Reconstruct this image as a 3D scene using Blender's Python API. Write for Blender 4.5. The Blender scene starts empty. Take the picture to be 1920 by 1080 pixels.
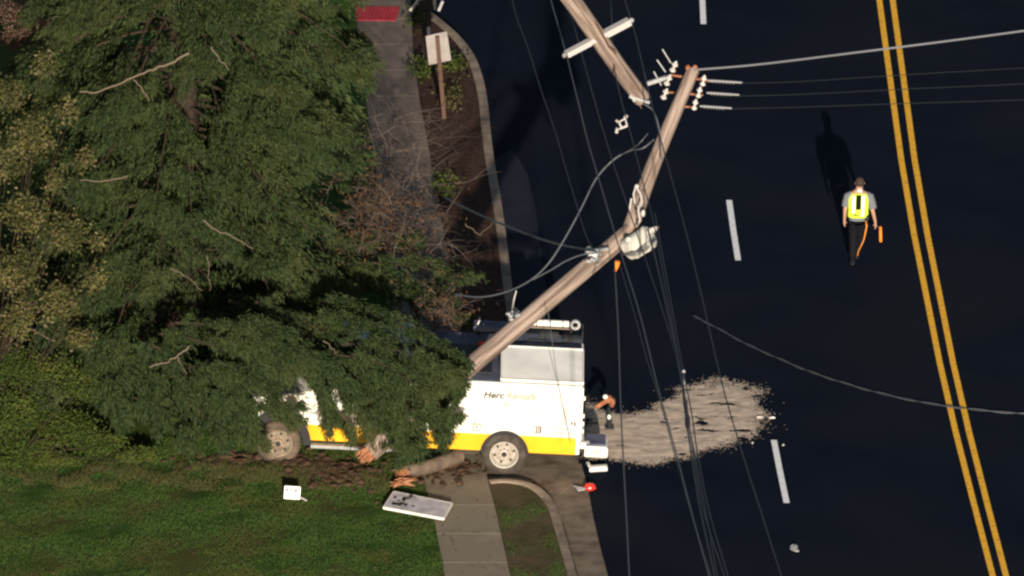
import bpy, math, random
import numpy as np
from mathutils import Vector, Matrix
random.seed(7); RNG = np.random.default_rng(7)
scn = bpy.context.scene
col = scn.collection
R = math.radians

# ---------------------------------------------------------------- camera
ELEV = R(22.0); DIST = 400.0; SPX = 100.0*DIST          # 100 photo pixels per metre at the origin
cam_d = bpy.data.cameras.new('camera'); cam = bpy.data.objects.new('camera', cam_d); col.objects.link(cam)
cam.location = (0, -DIST*math.cos(ELEV), DIST*math.sin(ELEV))
cam.rotation_euler = (math.pi/2-ELEV, 0, 0)
cam_d.sensor_width = 36; cam_d.lens = 36*SPX/1920; cam_d.clip_start = 10; cam_d.clip_end = 3000
scn.camera = cam
# ---------------------------------------------------------------- light
SUN_EL = R(12.6); SUN_DX = -0.07                         # shadows run away from the camera and slightly left
w = bpy.data.worlds.new('World'); scn.world = w; w.use_nodes = True
nt = w.node_tree; bg = nt.nodes['Background']
sky = nt.nodes.new('ShaderNodeTexSky'); sky.sky_type = 'NISHITA'; sky.sun_disc = False
trav = Vector((SUN_DX*math.cos(SUN_EL), math.cos(SUN_EL), -math.sin(SUN_EL))).normalized()
tos = -trav
sky.sun_elevation = SUN_EL; sky.sun_rotation = math.atan2(tos.x, tos.y)
nt.links.new(sky.outputs[0], bg.inputs[0]); bg.inputs[1].default_value = 0.058
sd = bpy.data.lights.new('sun', 'SUN'); sun = bpy.data.objects.new('sun', sd); col.objects.link(sun)
sd.energy = 5.0; sd.angle = R(0.5); sd.color = (1.0, 0.90, 0.74)
sun.rotation_euler = trav.to_track_quat('-Z', 'Y').to_euler(); sun.location = (0, -30, 30)
scn.view_settings.view_transform = 'Standard'; scn.view_settings.look = 'None'
scn.view_settings.exposure = 0.52; scn.view_settings.gamma = 1
try: scn.cycles.filter_width = 2.5
except Exception: pass

# ---------------------------------------------------------------- helpers
CP = Vector(cam.location); FW = Vector((0, math.cos(ELEV), -math.sin(ELEV))); UP = Vector((0, math.sin(ELEV), math.cos(ELEV)))
def ray(px, py): return FW + Vector((1, 0, 0))*((px-960)/SPX) + UP*((540-py)/SPX)
def at(px, py, z=0.0):
    d = ray(px, py); return CP + d*((z-CP.z)/d.z)
def atY(px, py, Y):
    d = ray(px, py); return CP + d*((Y-CP.y)/d.y)

def tag(o, label=None, cat=None, group=None, kind=None):
    if label: o['label'] = label
    if cat: o['category'] = cat
    if group: o['group'] = group
    if kind: o['kind'] = kind
    return o
def empty(name, loc=(0, 0, 0), rot=(0, 0, 0)):
    o = bpy.data.objects.new(name, None); col.objects.link(o); o.location = loc; o.rotation_euler = rot
    o.empty_display_size = 0.2; return o

class MB:
    def __init__(s): s.v = []; s.f = []; s.m = []
    def add(s, vs, fs, mi=0):
        b = len(s.v); s.v += [tuple(x) for x in vs]
        for f in fs: s.f.append(tuple(i+b for i in f)); s.m.append(mi)
        return s
    def box(s, c, d, mi=0, M=None, bev=0.0):
        x, y, z = d[0]/2, d[1]/2, d[2]/2; c = Vector(c)
        if bev <= 0:
            vs = [Vector((sx*x, sy*y, sz*z)) for sx in (-1, 1) for sy in (-1, 1) for sz in (-1, 1)]
            fs = [(0, 1, 3, 2), (4, 6, 7, 5), (0, 4, 5, 1), (2, 3, 7, 6), (0, 2, 6, 4), (1, 5, 7, 3)]
        else:
            b = min(bev, x*.9, y*.9, z*.9); vs = []
            for sz, bb in ((-1, b), (-1, 0), (1, 0), (1, b)):
                zz = sz*(z if bb else z-b)
                ix = x-bb-0; iy = y-bb
                for (a, q) in ((-1, -1), (1, -1), (1, 1), (-1, 1)):
                    if bb: vs.append(Vector((a*(x-b), q*(y-b), zz)))
                    else: vs.append(Vector((a*x, q*y, zz)))
            fs = [(3, 2, 1, 0), (12, 13, 14, 15)]
            for k in range(3):
                for i in range(4): j = (i+1) % 4; fs.append((k*4+i, k*4+j, k*4+4+j, k*4+4+i))
        if M is not None: vs = [M @ v for v in vs]
        return s.add([v+c for v in vs], fs, mi)
    def beam(s, p0, p1, wdt, hgt, mi=0, upv=(0, 0, 1)):
        p0 = Vector(p0); p1 = Vector(p1); d = (p1-p0); L = d.length; d.normalize()
        a = d.cross(Vector(upv))
        if a.length < 1e-4: a = d.cross(Vector((0, 1, 0)))
        a.normalize(); b = a.cross(d)
        vs = []
        for p in (p0, p1):
            for (i, j) in ((-1, -1), (1, -1), (1, 1), (-1, 1)): vs.append(p+a*(i*wdt/2)+b*(j*hgt/2))
        return s.add(vs, [(0, 1, 2, 3), (7, 6, 5, 4), (0, 4, 5, 1), (1, 5, 6, 2), (2, 6, 7, 3), (3, 7, 4, 0)], mi)
    def tube(s, pts, rad, n=8, mi=0, cap=True, squash=None):
        pts = [Vector(p) for p in pts]
        if not hasattr(rad, '__len__'): rad = [rad]*len(pts)
        d0 = (pts[1]-pts[0]).normalized()
        a = d0.cross(Vector((0, 0, 1)))
        if a.length < 1e-3: a = d0.cross(Vector((0, 1, 0)))
        a.normalize(); vs = []
        for i, p in enumerate(pts):
            d = (pts[min(i+1, len(pts)-1)]-pts[max(i-1, 0)]).normalized()
            a = (a-d*a.dot(d)).normalized(); b = d.cross(a)
            for k in range(n):
                t = 2*math.pi*k/n; vs.append(p+a*(math.cos(t)*rad[i])+b*(math.sin(t)*rad[i]))
        fs = []
        for i in range(len(pts)-1):
            for k in range(n):
                k2 = (k+1) % n; fs.append((i*n+k, i*n+k2, (i+1)*n+k2, (i+1)*n+k))
        if cap: fs.append(tuple(range(n-1, -1, -1))); fs.append(tuple((len(pts)-1)*n+k for k in range(n)))
        return s.add(vs, fs, mi)
    def lathe(s, prof, c, axis='y', n=32, mi=0, M=None):
        c = Vector(c); vs = []
        for (r, h) in prof:
            for k in range(n):
                t = 2*math.pi*k/n
                if axis == 'y': v = Vector((r*math.cos(t), h, r*math.sin(t)))
                elif axis == 'z': v = Vector((r*math.cos(t), r*math.sin(t), h))
                else: v = Vector((h, r*math.cos(t), r*math.sin(t)))
                if M is not None: v = M @ v
                vs.append(v+c)
        fs = []
        for i in range(len(prof)-1):
            for k in range(n):
                k2 = (k+1) % n; fs.append((i*n+k, i*n+k2, (i+1)*n+k2, (i+1)*n+k))
        return s.add(vs, fs, mi)
    def prism_y(s, out, y0, y1, mi=0):
        n = len(out); vs = [(x, y0, z) for x, z in out]+[(x, y1, z) for x, z in out]
        fs = [tuple(range(n)), tuple(range(2*n-1, n-1, -1))]
        for i in range(n): j = (i+1) % n; fs.append((i, i+n, j+n, j))
        return s.add(vs, fs, mi)
    def prism_z(s, out, z0, z1, mi=0):
        n = len(out); vs = [(x, y, z0) for x, y in out]+[(x, y, z1) for x, y in out]
        fs = [tuple(range(n-1, -1, -1)), tuple(range(n, 2*n))]
        for i in range(n): j = (i+1) % n; fs.append((i, j, j+n, i+n))
        return s.add(vs, fs, mi)
    def ell(s, c, r, mi=0, n=12, m=8, M=None, jit=0):
        c = Vector(c); vs = []
        for i in range(m+1):
            ph = math.pi*i/m
            for k in range(n):
                t = 2*math.pi*k/n; q = 1+random.uniform(-jit, jit)
                v = Vector((r[0]*math.sin(ph)*math.cos(t)*q, r[1]*math.sin(ph)*math.sin(t)*q, r[2]*math.cos(ph)*q))
                if M is not None: v = M @ v
                vs.append(v+c)
        fs = []
        for i in range(m):
            for k in range(n):
                k2 = (k+1) % n; fs.append((i*n+k, (i+1)*n+k, (i+1)*n+k2, i*n+k2))
        return s.add(vs, fs, mi)
    def build(s, name, mats, parent=None, smooth=False):
        me = bpy.data.meshes.new(name); me.from_pydata(s.v, [], s.f)
        if not isinstance(mats, (list, tuple)): mats = [mats]
        for m in mats: me.materials.append(m)
        me.polygons.foreach_set('material_index', s.m)
        if smooth:
            me.polygons.foreach_set('use_smooth', [True]*len(me.polygons))
            try: me.set_sharp_from_angle(angle=R(40))
            except Exception: pass
        me.update()
        o = bpy.data.objects.new(name, me); col.objects.link(o); o.parent = parent
        return o

def np_mesh(name, V, nper, mats, parent=None, midx=None, smooth=False):
    V = np.asarray(V, dtype=np.float32).reshape(-1, 3); nf = len(V)//nper
    me = bpy.data.meshes.new(name)
    me.vertices.add(len(V)); me.vertices.foreach_set('co', V.ravel())
    me.loops.add(len(V)); me.loops.foreach_set('vertex_index', np.arange(len(V), dtype=np.int32))
    me.polygons.add(nf); me.polygons.foreach_set('loop_start', np.arange(0, len(V), nper, dtype=np.int32))
    me.polygons.foreach_set('loop_total', np.full(nf, nper, dtype=np.int32))
    if not isinstance(mats, (list, tuple)): mats = [mats]
    for m in mats: me.materials.append(m)
    if midx is not None: me.polygons.foreach_set('material_index', np.asarray(midx, dtype=np.int32))
    me.update(calc_edges=True); me.validate()
    o = bpy.data.objects.new(name, me); col.objects.link(o); o.parent = parent
    return o

# ---------------------------------------------------------------- materials
def mat(name, c, rough=.6, spec=.3, metal=0.0, c2=None, scale=4.0, detail=6, bump=0.0, bscale=None, lo=.35, hi=.65, stretch=None, c3=None, emis=None, trans=None):
    m = bpy.data.materials.new(name); m.use_nodes = True; t = m.node_tree; N = t.nodes; L = t.links
    b = N['Principled BSDF']; b.inputs['Base Color'].default_value = (*c, 1); b.inputs['Roughness'].default_value = rough
    b.inputs['Specular IOR Level'].default_value = spec; b.inputs['Metallic'].default_value = metal
    if c2 is not None or bump:
        tc = N.new('ShaderNodeTexCoord'); mp = N.new('ShaderNodeMapping'); L.new(tc.outputs['Object'], mp.inputs[0])
        if stretch: mp.inputs['Scale'].default_value = stretch
    if c2 is not None:
        no = N.new('ShaderNodeTexNoise'); no.inputs['Scale'].default_value = scale; no.inputs['Detail'].default_value = detail
        L.new(mp.outputs[0], no.inputs['Vector'])
        r = N.new('ShaderNodeValToRGB'); r.color_ramp.elements[0].position = lo; r.color_ramp.elements[1].position = hi
        r.color_ramp.elements[0].color = (*c, 1); r.color_ramp.elements[1].color = (*c2, 1)
        L.new(no.outputs['Fac'], r.inputs[0]); out = r.outputs[0]
        if c3 is not None:
            n2 = N.new('ShaderNodeTexNoise'); n2.inputs['Scale'].default_value = scale*.23; n2.inputs['Detail'].default_value = 4
            L.new(mp.outputs[0], n2.inputs['Vector'])
            r2 = N.new('ShaderNodeValToRGB'); r2.color_ramp.elements[0].position = .48; r2.color_ramp.elements[1].position = .62
            L.new(n2.outputs['Fac'], r2.inputs[0])
            mx = N.new('ShaderNodeMix'); mx.data_type = 'RGBA'; L.new(r2.outputs[0], mx.inputs[0]); L.new(out, mx.inputs[6])
            mx.inputs[7].default_value = (*c3, 1); out = mx.outputs[2]
        L.new(out, b.inputs['Base Color'])
    if bump:
        nb = N.new('ShaderNodeTexNoise'); nb.inputs['Scale'].default_value = bscale or scale*3; nb.inputs['Detail'].default_value = 5
        L.new(mp.outputs[0], nb.inputs['Vector'])
        bp = N.new('ShaderNodeBump'); bp.inputs['Strength'].default_value = bump; bp.inputs['Distance'].default_value = .03
        L.new(nb.outputs['Fac'], bp.inputs['Height']); L.new(bp.outputs[0], b.inputs['Normal'])
    return m
def leafmat(name, cols, scale=.7, big=None, rough=.7, bigpos=(.45, .6)):
    """colour varies from leaf to leaf and, over metres, from clump to clump"""
    m = bpy.data.materials.new(name); m.use_nodes = True; t = m.node_tree; N = t.nodes; L = t.links
    b = N['Principled BSDF']; b.inputs['Roughness'].default_value = rough; b.inputs['Specular IOR Level'].default_value = .15
    g = N.new('ShaderNodeNewGeometry'); r = N.new('ShaderNodeValToRGB'); cr = r.color_ramp
    for i in range(len(cols)-2): cr.elements.new(.5)
    for i, c in enumerate(cols): cr.elements[i].position = i/(len(cols)-1); cr.elements[i].color = (*c, 1)
    L.new(g.outputs['Random Per Island'], r.inputs[0]); out = r.outputs[0]
    if big is not None:
        tc = N.new('ShaderNodeTexCoord'); no = N.new('ShaderNodeTexNoise'); no.inputs['Scale'].default_value = scale; no.inputs['Detail'].default_value = 5
        L.new(tc.outputs['Object'], no.inputs['Vector'])
        r2 = N.new('ShaderNodeValToRGB'); r2.color_ramp.elements[0].position = bigpos[0]; r2.color_ramp.elements[1].position = bigpos[1]
        L.new(no.outputs['Fac'], r2.inputs[0])
        mx = N.new('ShaderNodeMix'); mx.data_type = 'RGBA'; L.new(r2.outputs[0], mx.inputs[0]); L.new(out, mx.inputs[6])
        mx.inputs[7].default_value = (*big, 1); out = mx.outputs[2]
    L.new(out, b.inputs['Base Color'])
    tr = N.new('ShaderNodeBsdfTranslucent'); L.new(out, tr.inputs[0]); ms = N.new('ShaderNodeMixShader'); ms.inputs[0].default_value = .22
    L.new(b.outputs[0], ms.inputs[1]); L.new(tr.outputs[0], ms.inputs[2]); L.new(ms.outputs[0], N['Material Output'].inputs[0])
    return m

M = {}
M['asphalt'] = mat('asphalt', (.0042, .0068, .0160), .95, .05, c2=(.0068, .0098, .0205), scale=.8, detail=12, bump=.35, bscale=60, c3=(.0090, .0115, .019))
M['asphalt_pale'] = mat('asphalt_pale', (.014, .016, .030), .95, .1, c2=(.022, .024, .038), scale=2, bump=.3, bscale=50)
M['concrete'] = mat('concrete', (.285, .245, .19), .95, .1, c2=(.20, .165, .125), scale=2.2, detail=10, bump=.3, bscale=30, lo=.3, hi=.72, c3=(.24, .20, .15))
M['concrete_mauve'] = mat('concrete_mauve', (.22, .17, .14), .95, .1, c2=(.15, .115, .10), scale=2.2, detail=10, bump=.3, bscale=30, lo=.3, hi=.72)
M['concrete_dirty'] = mat('concrete_dirty', (.225, .175, .135), .95, .1, c2=(.10, .078, .06), scale=2.6, detail=10, bump=.4, bscale=25, lo=.4, hi=.68)
M['kerb'] = mat('kerb', (.33, .255, .20), .9, .1, c2=(.17, .13, .105), scale=3, detail=8, bump=.2)
M['bark'] = mat('bark_mulch', (.048, .027, .021), 1, .05, c2=(.088, .052, .040), scale=9, detail=8, bump=.9, bscale=25, lo=.4, hi=.7)
M['turf'] = mat('turf', (.060, .058, .028), 1, .05, c2=(.105, .080, .048), scale=3, detail=9, bump=.8, bscale=20, c3=(.12, .080, .055))
M['lawn'] = mat('lawn', (.044, .084, .016), 1, .05, c2=(.024, .054, .012), scale=2.5, detail=9, bump=.9, bscale=22, c3=(.06, .062, .02))
M['soil'] = mat('soil', (.05, .032, .022), 1, .05, c2=(.10, .06, .04), scale=8, bump=.8)
M['sand'] = mat('sand', (.68, .54, .43), 1, .05, c2=(.40, .32, .255), scale=3.2, detail=4, bump=.3, bscale=8, stretch=(1, 1.5, 1), lo=.38, hi=.7)
M['white_line'] = mat('white_line', (.92, .92, .94), .7, .2, c2=(.55, .55, .57), scale=14, detail=12, bump=.1, lo=.5, hi=.8)
M['yellow_line'] = mat('yellow_line', (.98, .50, .04), .7, .2, c2=(.45, .22, .03), scale=11, detail=12, bump=.1, lo=.5, hi=.8)
M['red_pad'] = mat('red_pad', (.42, .035, .05), .7, .2, c2=(.34, .03, .04), scale=6)
M['pole'] = mat('pole_wood', (.34, .262, .225), .9, .1, c2=(.12, .085, .07), scale=2.2, detail=10, bump=.8, bscale=5, stretch=(6, 6, .4), lo=.40, hi=.66)
M['pole_dusty'] = mat('pole_dusty', (.17, .125, .095), .95, .1, c2=(.07, .05, .04), scale=3, detail=8, bump=.6, lo=.4, hi=.7)
M['strain'] = mat('strain_rod', (.20, .20, .215), .5, .4)
M['wire_dim'] = mat('wire_dim', (.010, .012, .018), .6, .2)
M['splinter'] = mat('splinter', (.34, .12, .06), .8, .1, c2=(.48, .27, .16), scale=14, lo=.4, hi=.7)
M['insul'] = mat('porcelain', (.47, .44, .43), .3, .5)
M['galv'] = mat('galvanised', (.42, .42, .43), .45, .5, metal=.3, c2=(.3, .3, .31), scale=12)
M['wire'] = mat('wire', (.028, .032, .045), .5, .4)
M['wire_lit'] = mat('wire_bare', (.085, .092, .11), .45, .5, metal=.2)
M['cable'] = mat('cable', (.085, .095, .115), .5, .4)
M['tank'] = mat('tank_grey', (.62, .60, .55), .4, .4, c2=(.44, .42, .38), scale=5, lo=.35, hi=.7)
M['orange'] = mat('orange_plastic', (.85, .22, .03), .5, .3)
M['truck_white'] = mat('truck_white', (.80, .77, .70), .35, .4, c2=(.58, .52, .43), scale=2.0, detail=10, lo=.5, hi=.85)
M['truck_yellow'] = mat('truck_yellow', (.88, .44, .012), .35, .5, c2=(.76, .36, .01), scale=2.0)
M['lid'] = mat('aluminium_lid', (.92, .90, .88), .5, .4, c2=(.74, .72, .70), scale=1.6, detail=3, lo=.35, hi=.65)
M['roof_dark'] = mat('roof_dark', (.13, .14, .20), .7, .2, c2=(.07, .075, .11), scale=3)
M['black'] = mat('black_trim', (.018, .018, .022), .6, .3)
M['rubber'] = mat('rubber', (.045, .038, .034), .9, .15, c2=(.085, .07, .058), scale=6)
M['rubber_mud'] = mat('rubber_mud', (.15, .11, .08), .95, .1, c2=(.07, .055, .045), scale=5)
M['rim'] = mat('wheel_steel', (.46, .42, .37), .5, .4, c2=(.32, .28, .24), scale=6)
M['rim_mud'] = mat('rim_muddy', (.30, .24, .18), .8, .2, c2=(.16, .12, .09), scale=7)
M['glass'] = mat('glass_dark', (.015, .018, .022), .08, .6)
M['text_dark'] = mat('text_dark', (.03, .03, .03), .6, .2)
M['text_tan'] = mat('text_tan', (.34, .25, .18), .6, .2)
M['text_yellow'] = mat('text_yellow', (.85, .62, .15), .6, .2)
M['red'] = mat('red_plastic', (.62, .03, .02), .3, .5)
M['amber'] = mat('amber_plastic', (.85, .30, .06), .3, .5)
M['lime'] = mat('lime_fabric', (.62, .90, .06), .8, .2)
M['reflect'] = mat('reflective_tape', (.86, .88, .80), .5, .3)
M['navy'] = mat('dark_fabric', (.007, .007, .011), .9, .1)
M['grey_shirt'] = mat('grey_shirt', (.14, .15, .17), .9, .1)
M['skin'] = mat('skin', (.42, .24, .17), .6, .3)
M['hair'] = mat('hair', (.045, .030, .026), .8, .2)
M['sign_back'] = mat('sign_back', (.30, .26, .25), .5, .4, c2=(.23, .20, .19), scale=5)
M['post_wood'] = mat('post_wood', (.10, .058, .045), .9, .1)
M['panel_print'] = mat('panel_print', (.66, .61, .65), .5, .3, c2=(.42, .40, .44), scale=4)
M['rust'] = mat('rust', (.22, .07, .035), .8, .2, c2=(.34, .15, .08), scale=10)
M['limb'] = mat('limb_bark', (.05, .037, .026), .9, .1, c2=(.03, .022, .016), scale=12)
M['trunk'] = mat('trunk_bark', (.045, .032, .025), .95, .1, c2=(.025, .018, .015), scale=8, bump=.6)
M['needles'] = leafmat('needles', [(.012, .025, .010), (.036, .056, .019), (.053, .073, .024), (.022, .041, .017)], scale=1.0, big=(.076, .080, .029), bigpos=(.50, .78))
M['leaf_yellow'] = leafmat('leaf_yellow', [(.07, .08, .022), (.16, .145, .04), (.03, .042, .014), (.19, .16, .08), (.08, .05, .03)], scale=1.8, big=(.055, .062, .022))
M['leaf_brown'] = leafmat('leaf_brown', [(.10, .05, .035), (.20, .12, .09), (.07, .045, .03)], scale=1.2, big=(.10, .06, .05))
M['leaf_green'] = leafmat('leaf_green', [(.035, .062, .013), (.068, .095, .018), (.022, .04, .012)], scale=1.3, big=(.085, .10, .022), bigpos=(.5, .65))
M['grass'] = leafmat('grass_blades', [(.026, .070, .014), (.050, .096, .018), (.070, .104, .024), (.034, .084, .018)], scale=1.1, big=(.074, .076, .020), bigpos=(.46, .7))
M['grass_dry'] = leafmat('grass_dry', [(.060, .072, .020), (.10, .098, .034), (.038, .058, .015)], scale=1.5, big=(.085, .068, .034), bigpos=(.5, .7))
M['twig'] = leafmat('twig_bark', [(.08, .06, .05), (.15, .12, .105), (.05, .036, .03)], rough=.9)
M['dead'] = leafmat('dead_leaves', [(.12, .06, .03), (.17, .085, .04), (.07, .045, .03)], rough=.9)

# ================================================================ SETTING
def lerp_poly(pts, Y):
    Ys = [p[1] for p in pts]; Xs = [p[0] for p in pts]
    if Ys[0] > Ys[-1]: Ys = Ys[::-1]; Xs = Xs[::-1]
    return float(np.interp(Y, Ys, Xs))
def gpts(L, z): return [tuple(at(a, b, z)[:2]) for a, b in L]
SWL = gpts([(905, 1500), (834, 1080), (812, 960), (786, 870), (740, 600), (700, 300), (676, 100), (664, 0)], .15)
SWR = gpts([(1060, 1500), (957, 1080), (930, 960), (912, 885), (860, 600), (806, 290), (787, 190), (775, 100), (770, 0)], .15)

tag(MB().add([(-900, -500, -.06), (900, -500, -.06), (900, 1500, -.06), (-900, 1500, -.06)], [(0, 1, 2, 3)]).build('ground', M['soil']), kind='structure')
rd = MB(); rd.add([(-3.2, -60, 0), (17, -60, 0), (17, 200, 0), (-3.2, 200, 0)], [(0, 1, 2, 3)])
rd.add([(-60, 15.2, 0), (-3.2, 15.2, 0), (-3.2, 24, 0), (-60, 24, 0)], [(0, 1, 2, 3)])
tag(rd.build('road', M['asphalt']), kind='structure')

# lawn
def hl(X, Y):
    s = min(1, max(0, (-2.3-X)/1.6)); s = s*s*(3-2*s)
    return .145+.13*s+.02*math.sin(X*1.9+Y)+.015*math.sin(X*4.1-Y*3.3)
Ys = [-60, -40, -30, -24]+list(np.arange(-20, 15.2, .25)); nx = 60
vs = []; fs = []
for j, Y in enumerate(Ys):
    xe = lerp_poly(SWL, Y)-.005
    for i in range(nx):
        u = i/(nx-1); X = xe-(1-u)**2.2*40
        vs.append((X, Y, hl(X, Y)+random.uniform(-.012, .012)))
for j in range(len(Ys)-1):
    for i in range(nx-1): a = j*nx+i; fs.append((a, a+1, a+nx+1, a+nx))
b = len(vs)
for j, Y in enumerate(Ys):
    v = vs[j*nx+nx-1]; vs.append((v[0], v[1], -.05))
for j in range(len(Ys)-1): fs.append((j*nx+nx-1, b+j, b+j+1, (j+1)*nx+nx-1))
tag(MB().add(vs, fs).build('lawn', M['lawn'], smooth=True), kind='structure')

# pavement slabs
def swz(Y):   # ramps down across the driveway
    return float(np.interp(Y, [-9.9, -9.3, -7.0, -5.5], [.15, .05, .05, .15]))
sw = MB(); Y = -30.0
while Y < 14.4:
    Y1 = Y+1.36; g = .012
    a = [(lerp_poly(SWL, Y+g), Y+g), (lerp_poly(SWR, Y+g), Y+g), (lerp_poly(SWR, Y1-g), Y1-g), (lerp_poly(SWL, Y1-g), Y1-g)]
    z = [swz(p[1])+.001*random.random() for p in a]
    vv = [(p[0], p[1], -.02) for p in a]+[(p[0], p[1], q) for p, q in zip(a, z)]
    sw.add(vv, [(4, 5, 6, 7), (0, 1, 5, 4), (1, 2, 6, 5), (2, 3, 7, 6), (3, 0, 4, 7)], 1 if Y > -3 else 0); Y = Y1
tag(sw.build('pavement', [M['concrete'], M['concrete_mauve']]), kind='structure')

# planting strips with their kerbs
def strip(inner, kerbline, zc, m, name, wk=.15):
    """kerbline: centre line of the kerb on the ground; inner: sidewalk side points"""
    mb = MB(); out = inner+kerbline[::-1]
    mb.prism_z(out, -.03, zc)
    return tag(mb.build(name, m), kind='structure')
K1 = gpts([(800, 22), (828, 44), (858, 72), (882, 105), (897, 145), (906, 190), (911, 240), (917, 290), (926, 345), (935, 400), (943, 460), (950, 520), (958, 580), (962, 620)], .15)
K2 = gpts([(918, 902), (945, 900), (972, 903), (998, 911), (1020, 928), (1036, 952), (1047, 985), (1057, 1020), (1067, 1055), (1076, 1090), (1130, 1300), (1190, 1500)], .15)
in1 = [(lerp_poly(SWR, p)+.01, p) for p in np.linspace(13.6, -3.5, 14)]
in2 = [(lerp_poly(SWR, p)+.01, p) for p in np.linspace(-9.95, -25.0, 10)]
strip([(a, b) for a, b in in1], K1, .13, M['bark'], 'planting_bed')
strip([(a, b) for a, b in in2], K2, .13, M['turf'], 'planting_bed')
def kerb(line, name):
    mb = MB(); n = len(line); L = [Vector((a, b, 0)) for a, b in line]; vs = []
    for i, p in enumerate(L):
        d = (L[min(i+1, n-1)]-L[max(i-1, 0)]).normalized(); s = Vector((d.y, -d.x, 0))
        for (o, z) in ((-.085, -.02), (-.085, .148), (-.06, .158), (.06, .158), (.085, .145), (.10, -.02)): vs.append(p+s*(-o)+Vector((0, 0, z)))
    fs = []
    for i in range(n-1):
        for k in range(5): fs.append((i*6+k, i*6+k+1, (i+1)*6+k+1, (i+1)*6+k))
    fs.append((0, 1, 2, 3, 4, 5)); fs.append(tuple((n-1)*6+k for k in (5, 4, 3, 2, 1, 0)))
    mb.add(vs, fs); return tag(mb.build(name, M['kerb'], smooth=True), kind='structure')
def dense(line, k=4):
    out = []
    P = [Vector((*p, 0)) for p in line]
    for i in range(len(P)-1):
        p0, p1, p2, p3 = P[max(i-1, 0)], P[i], P[i+1], P[min(i+2, len(P)-1)]
        for j in range(k):
            t = j/k; q = .5*((2*p1)+(p2-p0)*t+(2*p0-5*p1+4*p2-p3)*t*t+(3*p1-p0-3*p2+p3)*t**3); out.append((q.x, q.y))
    out.append(line[-1]); return out
kerb(dense(K1[::-1]), 'kerb'); kerb(dense(K2[::-1]), 'kerb')

# driveway and gutter
dv = MB(); dl = [(lerp_poly(SWR, y)+.01, y) for y in (-9.93, -8, -6, -3.5)]
dv.prism_z([dl[0], *[(x-.0, y) for x, y in gpts([(1000, 905), (1040, 935)], 0)], *gpts([(1088, 900), (1078, 800), (1050, 690), (1020, 590)], 0), dl[3], dl[2], dl[1]], -.03, .03)
tag(dv.build('driveway', M['concrete_dirty']), kind='structure')
dv2 = MB(); dv2.add([(lerp_poly(SWL, -10.1)-3.5, -4.4, .06), (lerp_poly(SWL, -4.4), -4.4, .06), (lerp_poly(SWL, -4.4), -4.3, .06)], [(0, 1, 2)])
gt = MB()
gl = gpts([(1000, 905), (1030, 932), (1046, 955), (1057, 985), (1067, 1020), (1077, 1055), (1086, 1090), (1140, 1300), (1200, 1500)], 0)
gr = gpts([(1210, 1400+100), (1190, 1300), (1141, 1085), (1126, 1030), (1112, 970), (1102, 915), (1090, 870)], 0)
gt.prism_z(gl+gr, -.03, .012)
tag(gt.build('gutter', M['concrete_dirty']), kind='structure')
g2 = MB(); g2.prism_z(gpts([(1035, 600), (1018, 500), (1006, 400), (990, 330), (962, 280), (922, 300), (938, 400), (955, 500), (975, 610)], 0)[::-1], -.02, .006)  # strip along the upper kerb, slightly paler than the road
tag(g2.build('asphalt_patch', M['asphalt_pale']), kind='structure')
# red tactile pad on the ramp
rp = MB(); P4 = gpts([(662, 38), (742, 39), (750, 13), (668, 12)], .155)
rp.prism_z(P4, .12, .162)
pa, pb, pd = Vector((*P4[0], 0)), Vector((*P4[1], 0)), Vector((*P4[3], 0))
for i in range(12):
    for j in range(9):
        q = pa+(pb-pa)*((i+.5)/12)+(pd-pa)*((j+.5)/9); rp.lathe([(.018, .162), (.010, .168), (0.001, .168)], (q.x, q.y, 0), 'z', 6)
tag(rp.build('tactile_paving', M['red_pad']), 'dark red tactile paving pad at the top of the pavement ramp', 'tactile paving')

# painted lines
def line_strip(mb, px_pts, wpx, z=.008):
    L = [at(a, b, z) for a, b in px_pts]; vs = []; hw = wpx/200
    for p in L: vs += [p-Vector((hw, 0, 0)), p+Vector((hw, 0, 0))]
    mb.add(vs, [(2*i, 2*i+1, 2*i+3, 2*i+2) for i in range(len(L)-1)]); return mb
yl = [(1560, -600), (1648, -6), (1668, 140), (1690, 300), (1714, 440), (1738, 560), (1762, 680), (1792, 810), (1825, 940), (1862, 1082), (1980, 1500)]
yb = MB()
line_strip(yb, [(a, b) for a, b in yl], 11)
line_strip(yb, [(a+25, b) for a, b in yl], 11)
tag(yb.build('centre_lines', M['yellow_line']), kind='structure')
wb = MB()
for seg in ([(1315, -68), (1319, 45)], [(1367, 375), (1384, 488)], [(1451, 825), (1475, 943)], [(1572, 1290), (1604, 1410)], [(1285, -510), (1296, -400)]):
    (x0, y0), (x1, y1) = seg; line_strip(wb, [(x0, y0), ((x0+x1)/2-.5, (y0+y1)/2), (x1, y1)], 11)
tag(wb.build('lane_dashes', M['white_line']), kind='structure')

# sand spread on the road
outl = [(1088, 765), (1100, 752), (1130, 765), (1170, 770), (1215, 766), (1245, 748), (1275, 728), (1310, 716), (1350, 711), (1390, 716), (1413, 722), (1428, 745), (1436, 775), (1440, 800), (1425, 815), (1400, 826), (1375, 835), (1340, 842), (1310, 845), (1290, 862), (1255, 865), (1225, 872), (1190, 868), (1150, 866), (1120, 862), (1092, 856)]
OG = np.array(gpts(outl, .02))
def inside(P, x, y):
    c = False; n = len(P); j = n-1
    for i in range(n):
        if (P[i][1] > y) != (P[j][1] > y) and x < (P[j][0]-P[i][0])*(y-P[i][1])/(P[j][1]-P[i][1])+P[i][0]: c = not c
        j = i
    return c
def edge_d(P, x, y):
    A = P; B = np.roll(P, -1, 0); q = np.array([x, y]); d = B-A; t = np.clip(((q-A)*d).sum(1)/(d*d).sum(1), 0, 1)
    return float(np.sqrt((((A+d*t[:, None])-q)**2).sum(1)).min())
from mathutils import noise as mn
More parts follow.
